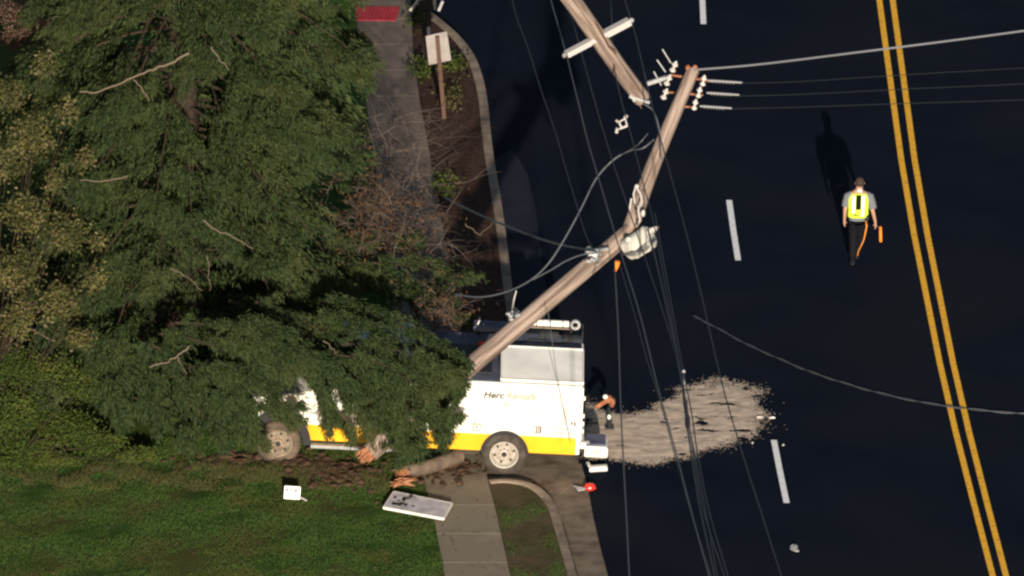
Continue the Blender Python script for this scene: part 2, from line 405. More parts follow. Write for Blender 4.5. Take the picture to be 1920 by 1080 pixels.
x0, y0 = OG.min(0)-.5; x1, y1 = OG.max(0)+.5; st = .02
nxs = int((x1-x0)/st); nys = int((y1-y0)/st)
gx, gy = np.meshgrid(x0+np.arange(nxs)*st, y0+np.arange(nys)*st); PX = gx.ravel(); PY = gy.ravel()
ins = np.zeros(len(PX), bool); dmin = np.full(len(PX), 9.0); no_ = len(OG)
for a in range(no_):
    (ax_, ay_), (bx_, by_) = OG[a], OG[(a+1) % no_]
    if ay_ != by_: ins ^= ((ay_ > PY) != (by_ > PY)) & (PX < (bx_-ax_)*(PY-ay_)/(by_-ay_)+ax_)
    ex_, ey_ = bx_-ax_, by_-ay_; t = np.clip(((PX-ax_)*ex_+(PY-ay_)*ey_)/(ex_*ex_+ey_*ey_), 0, 1); dmin = np.minimum(dmin, np.hypot(PX-ax_-t*ex_, PY-ay_-t*ey_))
ED = np.where(ins, dmin, -dmin).reshape(nys, nxs); HO = np.full((nys, nxs), 1.0); vs = []
for j in range(nys):
    for i in range(nxs):
        X = x0+i*st; Y = y0+j*st; e = ED[j, i]
        if e < -.6: vs.append((X, Y, -.02)); continue
        n1 = mn.noise(Vector((X*1.6, Y*1.9, 3))); n2 = mn.noise(Vector((X*2.0+.5*math.sin(Y*3), Y*4.6, 9)))+.4*mn.noise(Vector((X*5, Y*11, 2))); n3 = mn.noise(Vector((X*9, Y*9, 5)))
        ED[j, i] = e+.26*n1+.08*n3; HO[j, i] = n2
        vs.append((X+random.uniform(-.006, .006), Y+random.uniform(-.006, .006), .011+.008*max(0, min(1, e*2))+.006*n2+.002*n3))
fs = []
for j in range(nys-1):
    for i in range(nxs-1):
        a = j*nxs+i; e = ED[j, i]; keep = 1/(1+math.exp(-max(-20, min(20, (e-.08)/.06))))
        if x0+i*st > 2.2: keep *= 1/(1+math.exp(-(HO[j, i]+.44)/.035))
        elif HO[j, i] < -.52: keep *= .3
        if random.random() < keep: fs.append((a, a+1, a+nxs+1, a+nxs))
tag(MB().add(vs, fs).build('sand', M['sand'], smooth=True), kind='stuff')

# ================================================================ VEGETATION
UPZ = np.array([0, 0, 1.0])
def unit(a): return a/np.maximum(np.linalg.norm(a, axis=-1, keepdims=True), 1e-9)
def leaf_quads(P, D, L, W, N=None):
    """P base, D direction, L length, W width -> pointed quads (rhombs)"""
    n = len(P)
    if N is None: N = RNG.normal(size=(n, 3))
    S = unit(np.cross(D, N)); L = L[:, None]; W = W[:, None]
    return np.stack([P, P+D*L*.45+S*W*.5, P+D*L, P+D*L*.45-S*W*.5], axis=1)
def bez(p0, p1, sag, t):
    p0 = np.asarray(p0, float); p1 = np.asarray(p1, float)
    return p0+(p1-p0)*t[:, None]+UPZ*(sag*4*t*(1-t))[:, None]
def bough(p0, p1, width, arch=.35, dens=1.0, limbs=None, leaf=.102, t0=.18, lw=.022):
    """one drooping conifer bough: a limb carrying two fans of twigs hung with needle sprays"""
    p0 = np.asarray(p0, float); p1 = np.asarray(p1, float); D = p1-p0; Ln = np.linalg.norm(D); d = D/Ln
    side = unit(np.cross(d, UPZ)); out = []
    nt_ = max(8, int(Ln*7.5*dens))
    ts = np.linspace(t0, 1, nt_)+RNG.uniform(-.01, .01, nt_)
    base = bez(p0, p1, arch, ts)
    for sgn in (-1, 1):
        prof = np.clip(1.35*(1-ts)**.6*np.clip(ts*2.2, 0, 1)+.16, .12, 1)*width*RNG.uniform(.6, 1.2, nt_)
        ang = RNG.uniform(.55, .95, nt_)
        dirs = unit(d[None]*np.cos(ang)[:, None]+side[None]*(sgn*np.sin(ang))[:, None]+UPZ[None]*RNG.uniform(-.25, .15, nt_)[:, None])
        m = 112 if leaf < .2 else 50
        u = RNG.random((nt_, m))**.75
        dr = RNG.uniform(.25, .6, nt_)
        lump = RNG.uniform(-.07, .10, (nt_, 1, 1))
        pos = base[:, None]+UPZ*lump+dirs[:, None]*(prof[:, None]*u)[..., None]-UPZ*((prof*dr)[:, None]*u*u)[..., None]+RNG.normal(size=(nt_, m, 3))*.045
        dd = unit(dirs[:, None]*.7+d[None, None]*.2-UPZ*(.35+.45*u)[..., None]*1.0+RNG.normal(size=(nt_, m, 3))*.36)
        pos = pos.reshape(-1, 3); dd = dd.reshape(-1, 3)
        out.append(leaf_quads(pos, dd, RNG.uniform(.5, 1.4, len(pos))*leaf, RNG.uniform(.6, 1.3, len(pos))*lw))
    nsp = int(Ln*9*dens); ts2 = RNG.uniform(.35, 1, nsp); bs = bez(p0, p1, arch, ts2)
    sg = RNG.choice([-1, 1], nsp); dr2 = unit(d[None]*RNG.uniform(.3, 1, nsp)[:, None]+side[None]*(sg*RNG.uniform(.3, 1, nsp))[:, None]-UPZ*RNG.uniform(.0, .5, nsp)[:, None])
    ln = width*RNG.uniform(.6, 1.15, nsp)*(1.15-ts2*.75); mm = 22; uu = RNG.uniform(.3, 1, (nsp, mm))
    ps = bs[:, None]+dr2[:, None]*(ln[:, None]*uu)[..., None]-UPZ*(.35*ln[:, None]*uu*uu)[..., None]
    ds = unit(dr2[:, None]+RNG.normal(size=(nsp, mm, 3))*.35-UPZ*.25); ps = ps.reshape(-1, 3); ds = ds.reshape(-1, 3)
    out.append(leaf_quads(ps, ds, RNG.uniform(.6, 1.1, len(ps))*leaf*.8, RNG.uniform(.6, 1.1, len(ps))*lw*.8))
    if limbs is not None:
        tt = np.linspace(0, 1, 7); pp = bez(p0, p1, arch, tt)
        limbs.tube([Vector(p)-Vector((0, -.03, .07)) for p in pp], [max(.005, .03*(1-t)+.004)*min(1.4, Ln/3) for t in tt], 5)
    return np.concatenate(out)

TX, TY = -6.1, -4.6
tree = empty('conifer_tree', (0, 0, 0))
tag(tree, 'huge dark evergreen conifer with drooping boughs covering the front of the crashed truck', 'tree')
MB().tube([(TX, TY, 0), (TX+.05, TY, 3), (TX, TY+.05, 8), (TX, TY, 13), (TX, TY, 17)], [.42, .33, .24, .12, .03], 12).build('trunk', M['trunk'], tree, smooth=True)
limbs = MB(); Q = []
def radius(z): return float(np.interp(z, [0, 1, 2.5, 3.8, 5.5, 8, 12, 17], [4.4, 4.9, 4.9, 4.0, 3.75, 3.85, 2.6, .2]))
z = 1.0; k = 0
while z < 16.5:
    n = 9 if z < 10 else 8
    for i in range(n):
        az = 2*math.pi*(i+.5*(k % 2))/n+random.uniform(-.35, .35)
        r = radius(z)*random.uniform(.66, 1.06)
        vx, vy = math.cos(az), math.sin(az)
        front = vy < .45
        if vx > .2 and vy > -.35 and z < 5.5: r *= .66
        if z < 3 and vy < -.2 and abs(vx) < .8: r *= 1.0
        drop = (.28+.10*random.random())*r if z > 2 else min(.16*r, z*.6)
        tip = (TX+vx*r, TY+vy*r, max(.35, z-drop))
        dens = (1.0 if front else .35) if z < 9.8 else .3
        Q.append(bough((TX, TY, z+.1), tip, random.uniform(.75, 1.25) if r > 2 else .6, arch=.28*r*.4, dens=dens, limbs=limbs, t0=.34, leaf=.102 if dens > .5 else .24, lw=.022 if dens > .5 else .06))
    z += .50 if z < 10 else .8; k += 1
# the low boughs lying over the cab and hood
over = [((430, 560, -8.0), (845, 735, -10.0), .75), ((470, 600, -8.4), (825, 800, -10.1), .65), ((480, 560, -8.6), (770, 835, -10.3), .62), ((520, 620, -9.0), (745, 800, -10.4), .5),
        ((380, 600, -8.8), (668, 708, -10.0), .5), ((330, 600, -9.0), (600, 690, -10.0), .5), ((300, 620, -9.2), (505, 720, -10.1), .5), ((280, 640, -9.3), (470, 800, -10.4), .6),
        ((600, 560, -8.2), (880, 690, -9.9), .5), ((560, 500, -4.6), (905, 525, -4.6), .42), ((640, 540, -5.2), (880, 600, -6.2), .45), ((520, 480, -3.8), (790, 455, -3.4), .4), ((600, 520, -4.6), (850, 560, -5.4), .4),
        ((560, 620, -8.4), (800, 690, -10.0), .7), ((480, 620, -8.4), (745, 725, -10.2), .6), ((400, 630, -8.8), (640, 690, -10.0), .45), ((350, 640, -9.0), (560, 690, -10.0), .45),
        ((650, 650, -9.0), (850, 775, -10.1), .45), ((660, 700, -9.6), (795, 850, -10.5), .5), ((640, 690, -9.6), (745, 862, -10.6), .45), ((250, 640, -9.0), (400, 800, -10.0), .6),
        ((410, 640, -10.6), (548, 708, -11.1), .26), ((440, 650, -10.6), (590, 700, -11.1), .22), ((400, 610, -10.2), (560, 680, -10.8), .30), ((380, 640, -10.2), (505, 705, -10.8), .28), ((440, 600, -10.0), (600, 672, -10.6), .30), ((480, 735, -10.5), (565, 765, -10.95), .16), ((470, 745, -10.5), (520, 780, -10.95), .16), ((430, 690, -10.4), (500, 722, -10.85), .26), ((460, 760, -10.5), (580, 785, -10.9), .14), ((430, 660, -10.2), (540, 695, -10.75), .26), ((480, 640, -10.2), (600, 690, -10.75), .26), ((400, 700, -10.2), (490, 785, -10.85), .3), ((390, 760, -10.2), (498, 838, -10.8), .22), ((450, 740, -10.4), (545, 800, -10.75), .18), ((690, 700, -10.9), (800, 815, -11.35), .42), ((660, 660, -10.7), (835, 775, -11.2), .42), ((700, 740, -10.9), (760, 850, -11.3), .35), ((600, 660, -10.2), (845, 745, -10.95), .5), ((640, 640, -10.0), (868, 715, -10.75), .42), ((620, 690, -10.4), (815, 800, -11.0), .45), ((640, 720, -10.6), (770, 835, -11.1), .42), ((560, 680, -10.2), (735, 790, -10.95), .5), ((680, 700, -10.5), (838, 815, -11.0), .34),
        ((360, 680, -9.6), (500, 770, -10.7), .36), ((400, 690, -9.8), (478, 800, -10.8), .32), ((460, 700, -10.0), (560, 765, -10.7), .2), ((330, 740, -9.8), (420, 835, -10.7), .40), ((250, 740, -9.4), (360, 850, -10.0), .5),
        ((200, 640, -8.5), (330, 820, -9.6), .6), ((150, 600, -8.0), (230, 790, -9.3), .6), ((90, 600, -7.5), (90, 760, -8.8), .6), ((320, 700, -9.4), (480, 835, -10.2), .45)]
QO = []
for a, b, wd in over:
    QO.append(bough(atY(*a), atY(*b), wd, arch=.25, dens=1.25, limbs=limbs, t0=.05))
for a, b, wd in [((830, 705, -9.9), (872, 742, -10.0), .12), ((850, 690, -9.9), (862, 790, -10.0), .14), ((830, 740, -10.), (835, 832, -10.1), .22), ((600, 740, -10.2), (640, 800, -10.3), .12), ((825, 705, -10.2), (868, 742, -10.4), .12), ((610, 730, -10.4), (618, 815, -10.6), .08), ((650, 730, -10.4), (660, 822, -10.6), .08), ((680, 720, -10.4), (690, 815, -10.6), .10)]:
    QO.append(bough(atY(*a), atY(*b), wd, arch=.05, dens=2.2, limbs=limbs, t0=.0, leaf=.1))
Q = np.concatenate(Q)
def gap_cull(Q):
    """gaps between the tiers of boughs, a function of azimuth and height round the trunk"""
    C = Q[:, 0]; dx = C[:, 0]-TX; dy = C[:, 1]-TY; az = np.arctan2(dy, dx); rr = np.hypot(dx, dy)
    hz_ = C[:, 2]-.15*rr
    g = np.round(np.stack([az*3.4/.10, hz_/.07], 1)).astype(int); u, inv = np.unique(g, axis=0, return_inverse=True); inv = inv.ravel()
    val = np.array([mn.noise(Vector((a*.10*1.15, b*.07*2.3+.5*math.sin(a*.10*1.3), 4.0)))+.45*mn.noise(Vector((a*.10*3.1, b*.07*5.0, 8.0))) for a, b in u])
    keep = val[inv] > -.10+RNG.normal(size=len(C))*.05
    keep |= (rr < 2.0) & (C[:, 2] > 3.5)
    for (px, py, rx, rz) in CAV:
        dx = (px-960)/100-TX; Y = TY-3
        for _ in range(6):
            z = atY(px, py, Y).z; Y = TY-.78*math.sqrt(max(.3, radius(max(z, 0))**2-dx*dx))
        c = atY(px, py, Y); ang = math.sin(px*1.7)*.35; ca, sa = math.cos(ang), math.sin(ang)
        ex = ((C[:, 0]-c.x)*ca+(C[:, 2]-c.z)*sa)/(rx/88); ez = (-(C[:, 0]-c.x)*sa+(C[:, 2]-c.z)*ca-(C[:, 1]-c.y)*.0)/(rz/70); ey = (C[:, 1]-c.y-.8)/3.2
        keep &= ~((np.abs(ex)**2+np.abs(ey)**2+np.abs(ez+.35*np.sin(C[:, 0]*9))**2) < 1+RNG.normal(size=len(C))*.3)
    return Q[keep]
CAV = [(70, 112, 85, 26), (200, 130, 100, 30), (290, 95, 45, 20), (225, 312, 34, 17), (395, 200, 32, 36), (355, 235, 26, 20), (370, 372, 34, 12), (268, 450, 26, 24), (200, 474, 70, 13), (425, 508, 32, 18),
       (515, 418, 60, 11), (262, 682, 58, 18), (372, 700, 34, 15), (425, 712, 45, 10), (690, 565, 26, 20), (740, 620, 34, 26), (775, 662, 34, 24), (690, 655, 26, 18), (300, 775, 55, 16),
       (180, 762, 60, 14), (545, 330, 36, 12), (620, 292, 26, 12), (600, 470, 26, 18), (645, 505, 24, 24), (455, 130, 26, 22), (540, 90, 34, 15), (600, 175, 24, 28), (150, 540, 30, 16), (330, 560, 40, 12),
       (440, 615, 44, 12), (240, 240, 26, 18), (470, 300, 38, 10), (120, 690, 45, 12), (600, 385, 40, 10), (630, 90, 22, 30), (330, 420, 36, 10)]
QO = np.concatenate(QO); g = np.round(QO[:, 0]/.06).astype(int); u, inv = np.unique(g, axis=0, return_inverse=True); inv = inv.ravel()
val = np.array([mn.noise(Vector((a*.06*2.0, b*.06*.8, c*.06*3.2)))+.5*mn.noise(Vector((a*.06*6, b*.06*2, c*.06*7))) for a, b, c in u])
QO = QO[val[inv] > -.12+RNG.normal(size=len(QO))*.06]
QX = [bough(atY(*a), atY(*b), wd, arch=.15, dens=1.2, limbs=limbs, t0=.0) for a, b, wd in [
      ((430, 640, -10.6), (548, 712, -11.2), .26), ((470, 640, -10.6), (592, 716, -11.2), .26), ((520, 650, -10.6), (650, 716, -11.2), .26), ((400, 690, -10.6), (500, 738, -11.1), .22),
      ((600, 680, -10.8), (672, 742, -11.2), .16), ((470, 760, -10.9), (556, 782, -11.2), .12), ((600, 590, -9.0), (730, 640, -10.0), .35), ((400, 740, -10.6), (482, 800, -11.0), .22), ((560, 690, -10.9), (618, 760, -11.2), .10)]]
Q = np.concatenate([gap_cull(Q), QO]+QX)
np_mesh('crown', Q, 4, M['needles'], tree)
limbs.build('limbs', M['limb'], tree, smooth=True)
def limbpx(pts, Y0, Y1, r0, r1, name, m, parent, sides=6):
    n = len(pts); mb = MB()
    mb.tube([atY(a, b, Y0+(Y1-Y0)*i/(n-1)) for i, (a, b) in enumerate(pts)], [r0+(r1-r0)*i/(n-1) for i in range(n)], sides)
    return mb.build(name, m, parent, smooth=True)
M['dead_limb'] = mat('dead_limb', (.15, .12, .092), .9, .1, c2=(.16, .12, .09), scale=9)
for pts, y, r0, r1 in [([(150, 172), (195, 170), (240, 150), (280, 132), (315, 120), (355, 100)], -8.6, .02, .035), ([(252, 150), (268, 168), (280, 190)], -8.62, .018, .01),
                       ([(283, 688), (310, 680), (332, 668), (345, 658), (355, 650)], -9.9, .018, .028), ([(333, 668), (340, 685), (350, 702)], -9.92, .016, .008),
                       ([(380, 413), (405, 430), (445, 450), (475, 466)], -9.2, .022, .01), ([(395, 88), (412, 112), (430, 130)], -8.4, .02, .01),
                       ([(320, 505), (352, 520), (380, 545)], -9.5, .014, .008), ([(388, 480), (392, 510), (393, 545)], -9.5, .012, .007), ([(150, 338), (190, 340), (240, 330)], -8.9, .014, .02),
                       ([(606, 640), (622, 652), (632, 664)], -10.4, .016, .008), ([(100, 640), (55, 615), (10, 650)], -8.8, .014, .008), ([(870, 420), (900, 440), (925, 415)], -7.5, .012, .006)]:
    fine = []
    for q in range(len(pts)-1):
        for e in range(4): fine.append((pts[q][0]+(pts[q+1][0]-pts[q][0])*e/4+random.gauss(0, 1.3), pts[q][1]+(pts[q+1][1]-pts[q][1])*e/4+random.gauss(0, 1.3)))
    fine.append(pts[-1]); limbpx(fine, y+.12, y, r0*.62, r1*.62, 'dead_limb', M['dead_limb'], tree)

# broadleaf shrubs
def shrub(name, label, cat, base, blobs, nleaf, m, size=.06, twigs=2, group=None):
    t = empty(name, (0, 0, 0)); tag(t, label, cat, group)
    P = []; st = MB(); base = Vector(base)
    for (c, r, k) in blobs:
        n = int(nleaf*k); u = unit(RNG.normal(size=(n, 3))); rr = RNG.random((n, 1))**.45
        p = np.array(c)+u*rr*np.array(r)
        cl = np.array(c)+unit(RNG.normal(size=(24, 3)))*RNG.random((24, 1))**.4*np.array(r)
        idx = RNG.integers(0, 24, n); p = p*.35+(cl[idx]+RNG.normal(size=(n, 3))*np.array(r)*.30)*.65
        P.append(p)
        for q in cl[:twigs]:
            c2 = Vector(q); mid = (base+c2)*.5+Vector((random.uniform(-.2, .2), random.uniform(-.2, .2), .2))
            st.tube([base, mid, c2], [.014, .009, .004], 4, cap=False)
    P = np.concatenate(P); n = len(P); D = unit(RNG.normal(size=(n, 3))+np.array([0, 0, -.4]))
    np_mesh('foliage', leaf_quads(P, D, RNG.uniform(.7, 1.4, n)*size, RNG.uniform(.7, 1.3, n)*size*.62), 4, m, t)
    st.build('stems', M['limb'], t)
    return t
def B(px, py, Y, rx, ry, rz, k=1): return (tuple(atY(px, py, Y)), (rx, ry, rz), k)
shrub('broadleaf_tree', 'yellow-green broadleaf tree with small bright leaves at the left edge of the photo', 'tree', (-9.7, -8.2, .1),
      [B(15, 180, -8.6, .45, .5, .40, .8), B(60, 255, -8.8, .6, .5, .45), B(10, 300, -8.8, .5, .5, .4, .8), B(50, 400, -9.0, .6, .5, .5, 1.1), B(125, 440, -9.1, .45, .5, .40, .7), B(30, 500, -9.1, .6, .5, .5, 1.2),
       B(105, 565, -9.2, .5, .5, .45, .9), B(185, 450, -9.2, .25, .4, .2, .2), B(25, 600, -9.2, .5, .5, .45), B(90, 120, -8.4, .35, .4, .3, .22), B(105, 340, -9., .3, .3, .35, .3), B(150, 630, -9.2, .3, .3, .25, .3), B(175, 520, -9.2, .35, .4, .35, .35), B(160, 300, -9.1, .3, .4, .3, .25), B(130, 200, -8.9, .3, .4, .3, .25)], 1150, M['leaf_yellow'], .070)
shrub('brown_shrub', 'bare reddish brown shrub in the top left corner behind the evergreen', 'shrub', (-9.6, -2, .1),
      [B(30, 30, -3, .7, .6, .45), B(80, 60, -3, .4, .5, .25, .5), B(20, 75, -3, .4, .4, .2, .5)], 1500, M['leaf_brown'], .05)
shrub('low_green_shrub', 'low bright green shrub beside the lawn at the lower left edge', 'shrub', (-9.2, -9.2, .2),
      [B(50, 690, -8.6, .9, .5, .45, 1.1), B(150, 720, -8.7, .5, .5, .35, .5), B(40, 770, -8.8, .8, .5, .45, 1.6), B(130, 800, -8.9, .6, .5, .35, 1.2), B(30, 835, -9.0, .8, .5, .25, 1.4), B(190, 830, -9.1, .5, .4, .2, .8), B(260, 850, -9.2, .5, .3, .12, .6), B(90, 860, -9.3, .7, .25, .10, .7), B(10, 865, -9.4, .5, .25, .10, .6)], 3400, M['leaf_green'], .055)

# tangle of bare twigs over the pavement
def twigs(name, label, c_px, Yc, spread, n, L, seed, m=None, leaves=0, group=None, up=.2):
    rs = random.Random(seed); mb = MB(); t = empty(name, (0, 0, 0)); tag(t, label, 'shrub', group)
    c = atY(*c_px, Yc); ends = []
    for i in range(n):
        p = c+Vector((rs.gauss(0, spread[0]), rs.gauss(0, spread[1]), rs.gauss(0, spread[2])))
        p.z = max(p.z, .18)
        d = Vector((rs.gauss(.4, .9), rs.gauss(0, .8), rs.gauss(up, .6))).normalized(); pts = [p]; l = L*rs.uniform(.4, 1.3)
        for k in range(5):
            d = (d+Vector((rs.gauss(0, .22), rs.gauss(0, .22), rs.gauss(-.06, .2)))).normalized(); q = pts[-1]+d*l/5; q.z = max(q.z, .17); pts.append(q)
        r = rs.uniform(.004, .009); mb.tube(pts, [r*(1.2-.2*k) for k in range(6)], 3, cap=False); ends += pts[2:]
        if rs.random() < .6:
            d2 = (d+Vector((rs.gauss(0, .7), rs.gauss(0, .7), rs.gauss(.2, .5)))).normalized()
            mb.tube([pts[2], pts[2]+d2*l*.25, pts[2]+d2*l*.45+Vector((0, 0, -.03))], [r*.8, r*.6, r*.3], 3, cap=False)
    mb.build('twigs', m or M['twig'], t)
    if leaves:
        E = np.array([tuple(e) for e in ends]); idx = RNG.integers(0, len(E), leaves); P = E[idx]+RNG.normal(size=(leaves, 3))*.06
        np_mesh('dead_leaves', leaf_quads(P, unit(RNG.normal(size=(leaves, 3))+np.array([0, 0, -.7])), RNG.uniform(.05, .13, leaves), RNG.uniform(.012, .03, leaves)), 4, M['dead'], t)
    return t
twigs('bare_shrub', 'tangle of thin grey bare twigs spread across the upper pavement', (750, 300), 1.0, (.40, .8, .35), 170, 1.0, 3)
twigs('bare_shrub', 'orange-brown dead branches beside the evergreen above the truck cab', (690, 420), -3.0, (.38, .6, .45), 300, .75, 5, leaves=1700)
twigs('bare_shrub', 'grey-brown leafless brush between the dead branches and the kerb', (765, 470), -3.2, (.45, .6, .60), 300, .75, 8, leaves=500)
twigs('bare_shrub', 'brown dry brush hanging just left of the truck roof', (820, 585), -6.6, (.22, .3, .25), 150, .45, 11, leaves=600)
# green plants in the mulch bed
for (px, py, s, lb, hgt) in [(850, 130, 60, 'small leafy green weed right of the sign post in the mulch bed', .25), (845, 195, 50, 'small yellow-green weed at the foot of the sign post', .2), (832, 360, 70, 'small bright green weed at the lower end of the mulch bed', .3), (790, 140, 60, 'green weed between the pavement and the sign post', .25), (785, 45, 40, 'green weed beside the dark post at the top', .25)]:
    p = at(px, py, .13); n = s*4
    P = np.array(tuple(p))+RNG.normal(size=(n, 3))*np.array([.12, .28, .05]); P[:, 2] = np.abs(P[:, 2]-.13)*1.2+.13+RNG.random(n)*hgt*.6
    tag(np_mesh('weed', leaf_quads(P, unit(RNG.normal(size=(n, 3))+np.array([0, 0, .8])), RNG.uniform(.05, .12, n), RNG.uniform(.02, .05, n)), 4, M['grass_dry'] if 'yellow' in lb else M['leaf_green']), lb, 'weed')

# grass
def blades(name, n, region, m, h, wd, lean=.5, keep=None, hz=None):
    X = RNG.uniform(region[0], region[1], n); Y = RNG.uniform(region[2], region[3], n)
    if keep is not None: k = keep(X, Y); X = X[k]; Y = Y[k]
    n = len(X); Z = np.array([(hz or hl)(a, b) for a, b in zip(X, Y)])-.01
    P = np.stack([X, Y, Z], 1); D = unit(RNG.normal(size=(n, 3))*lean+np.array([0, 0, 1.0]))
    nz = np.array([.5+.9*(mn.noise(Vector((a*1.1, b*1.1, 2)))+.5) for a, b in zip(X, Y)])
    Nn = np.stack([RNG.normal(size=n)*.5, -np.ones(n), RNG.normal(size=n)*.3], 1)
    S = unit(np.cross(D, Nn)); Lh = RNG.uniform(.6, 1.3, n)[:, None]*h*nz[:, None]; W = RNG.uniform(.7, 1.3, n)[:, None]*wd
    T = np.stack([P-S*W*.5, P+S*W*.5, P+D*Lh], 1)
    return tag(np_mesh(name, T, 3, m), kind='stuff')
swl = lambda Y: np.interp(Y, [p[1] for p in SWL], [p[0] for p in SWL])
blades('grass', 120000, (-10.3, -1.1, -16, -8.0), M['grass'], .055, .016, .9, keep=lambda X, Y: X < swl(Y)+RNG.normal(size=len(X))*.03-.02)
blades('grass_tufts', 34000, (-10.6, -2.2, -10.6, -9.3), M['grass_dry'], .11, .018, .9, keep=lambda X, Y: (X < swl(Y)) & (np.sin(X*3.1+Y*6)+np.sin(X*7.7-Y*5)*.8-((Y+9.9)/.55)**2+RNG.normal(size=len(X))*.7 > .0))
k2 = dense(K2); 
def inbed(X, Y):
    kx = np.interp(Y, [p[1] for p in k2][::-1][:0] or sorted([p[1] for p in k2[12:]]), [p[0] for _, p in sorted([(p[1], p) for p in k2[12:]])])
    sx = np.interp(Y, [p[1] for p in SWR], [p[0] for p in SWR])
    n = np.array([mn.noise(Vector((a*1.5, b*.9, 7))) for a, b in zip(X, Y)])
    return (X > sx+.03) & (X < kx-.12) & (n+RNG.normal(size=len(X))*.12 > .12) & (Y < -10.0)
blades('verge_grass', 34000, (-.8, 1.6, -16, -9.9), M['grass'], .045, .014, .9, keep=inbed, hz=lambda a, b: .13)
# leaf litter
n = 800; X = RNG.uniform(-9.8, 1.9, n); Y = RNG.uniform(-15, -8.6, n); k = (X < 1.2+RNG.normal(size=n)*.3-(Y+15)*.08); X = X[k]; Y = Y[k]; n = len(X)
P = np.stack([X, Y, np.array([hl(a, b)+.035 if a < swl(b) else .17 for a, b in zip(X, Y)])], 1); D = unit(RNG.normal(size=(n, 3))*np.array([1, 1, .25]))
tag(np_mesh('leaf_litter', leaf_quads(P, D, RNG.uniform(.025, .07, n), RNG.uniform(.02, .045, n), np.array([0, 0, 1.0])+RNG.normal(size=(n, 3))*.3), 4, M['leaf_brown']), kind='stuff')
# torn-up soil and clods by the front wheel and the broken pole
cl = MB()
for i in range(1500):
    a, s = random.choice([((625, 893), (.42, .36)), ((630, 885), (.30, .26)), ((600, 880), (.5, .22)), ((800, 880), (.34, .30)), ((440, 872), (.55, .2)), ((650, 880), (.35, .25)), ((860, 868), (.25, .25))])
    p = at(*a, .2)+Vector((random.gauss(0, s[0]), random.gauss(0, s[1]), 0)); p.z = hl(p.x, p.y) if p.x < swl(p.y) else .06 + (.09 if p.y < -9.9 else 0)
    r = abs(random.gauss(.0, .03))+.012; cl.ell((p.x, p.y, p.z+r*.2), (r*random.uniform(.8, 1.6), r, r*.6), n=6, m=4, jit=.25)
tag(cl.build('soil_clods', M['soil']), kind='stuff')

# ================================================================ TRUCK
O = at(943, 893, .03); truck = empty('service_truck', O, (0, R(3.0), 0))
tag(truck, 'white service truck with a yellow lower band, nose buried under the fallen evergreen boughs', 'truck')
def arch(cx, cz, rx, rz, z0, n=16):
    s = (z0-cz)/rz; a0 = math.asin(s); return [(cx+rx*math.cos(math.pi-a0-(math.pi-2*a0)*i/n), cz+rz*math.sin(math.pi-a0-(math.pi-2*a0)*i/n)) for i in range(n+1)]
W = 2.35
ar = arch(0, .41, .455, .50, .50)
bx0, bx1 = -1.55, 1.37
outl = [(bx0, .50)]+ar+[(bx1, .50), (bx1, 1.83), (bx1-.02, 1.85), (bx0+.02, 1.85), (bx0, 1.83)]
body = MB().prism_y(outl, .0, W).build('utility_body', M['truck_white'], truck)
a2 = arch(0, .41, .455, .50, .495); lo_ = [(x, z) for x, z in a2 if x < 0 and z <= .825]; hi_ = [(x, z) for x, z in a2 if x > 0 and z <= .825]
def archx(z, sgn): return sgn*.455*math.sqrt(max(0, 1-((z-.41)/.5)**2))
zz = [.495+.33*i/8 for i in range(9)]
MB().prism_y([(bx0-.004, .495)]+[(archx(q, -1), q) for q in zz]+[(bx0-.004, .825)], -.005, .03).build('yellow_band', M['truck_yellow'], truck)
MB().prism_y([(archx(q, 1), q) for q in zz]+[(bx1-.07, .825), (bx1-.07, .495)], -.005, .03).build('yellow_band', M['truck_yellow'], truck)
# arch trim and wheel wells
mb = MB(); aa = arch(0, .41, .45, .495, .46, 20); ab = arch(0, .41, .41, .44, .46, 20)
for y0_, y1_ in ((-.012, .05), (W-.05, W+.012)):
    n = len(aa); vs = [(x, y, z) for y in (y0_, y1_) for (x, z) in aa+ab]
    fs = []
    for i in range(n-1):
        fs += [(i, i+1, n+i+1, n+i), (2*n+i, 3*n+i, 3*n+i+1, 2*n+i+1), (i, 2*n+i, 2*n+i+1, i+1), (n+i, n+i+1, 3*n+i+1, 3*n+i)]
    mb.add(vs, fs)
mb.prism_y([(x*.97, z-.006) for x, z in ar]+[(.2, .50), (-.2, .50)], .40, W-.40)
mb.build('wheel_arch', M['black'], truck)
# doors of the compartments: raised panels with latches
for (xa, xb, za, zb) in [(-1.50, -.62, .87, 1.78), (-.56, .42, 1.0, 1.78), (.48, 1.28, .87, 1.78)]:
    d = MB().box(((xa+xb)/2, -.004, (za+zb)/2), (xb-xa, .012, zb-za), bev=.004).build('compartment_door', M['truck_white'], truck)
    sm = MB()
    for (c, dd) in [(((xa+xb)/2, -.002, za-.012), (xb-xa+.03, .006, .008)), ((xa-.012, -.002, (za+zb)/2), (.008, .006, zb-za)), ((xb+.012, -.002, (za+zb)/2), (.008, .006, zb-za))]: sm.box(c, dd)
    sm.build('door_seam', M['text_tan'], d)
def latch(x, z, s, m1=M['text_dark'], m2=M['truck_white'], inner=True):
    q = MB(); t = s*.09
    for c, dd in [((x, -.018, z+s/2), (s, .014, t)), ((x, -.018, z-s/2), (s, .014, t)), ((x-s/2, -.018, z), (t, .014, s)), ((x+s/2, -.018, z), (t, .014, s))]: q.box(c, dd)
    if inner: q.box((x, -.02, z), (s*.22, .016, s*.3))
    return q.build('latch', m1, truck)
latch(-.53, .955, .13); l2 = latch(.585, .965, .13, inner=False)
q = MB()
for dx_, wx in ((-.035, .022), (.0, .018), (.04, .03)): q.box((.60+dx_, -.02, .965), (wx, .014, .10))
q.build('label_plate', M['text_dark'], truck)
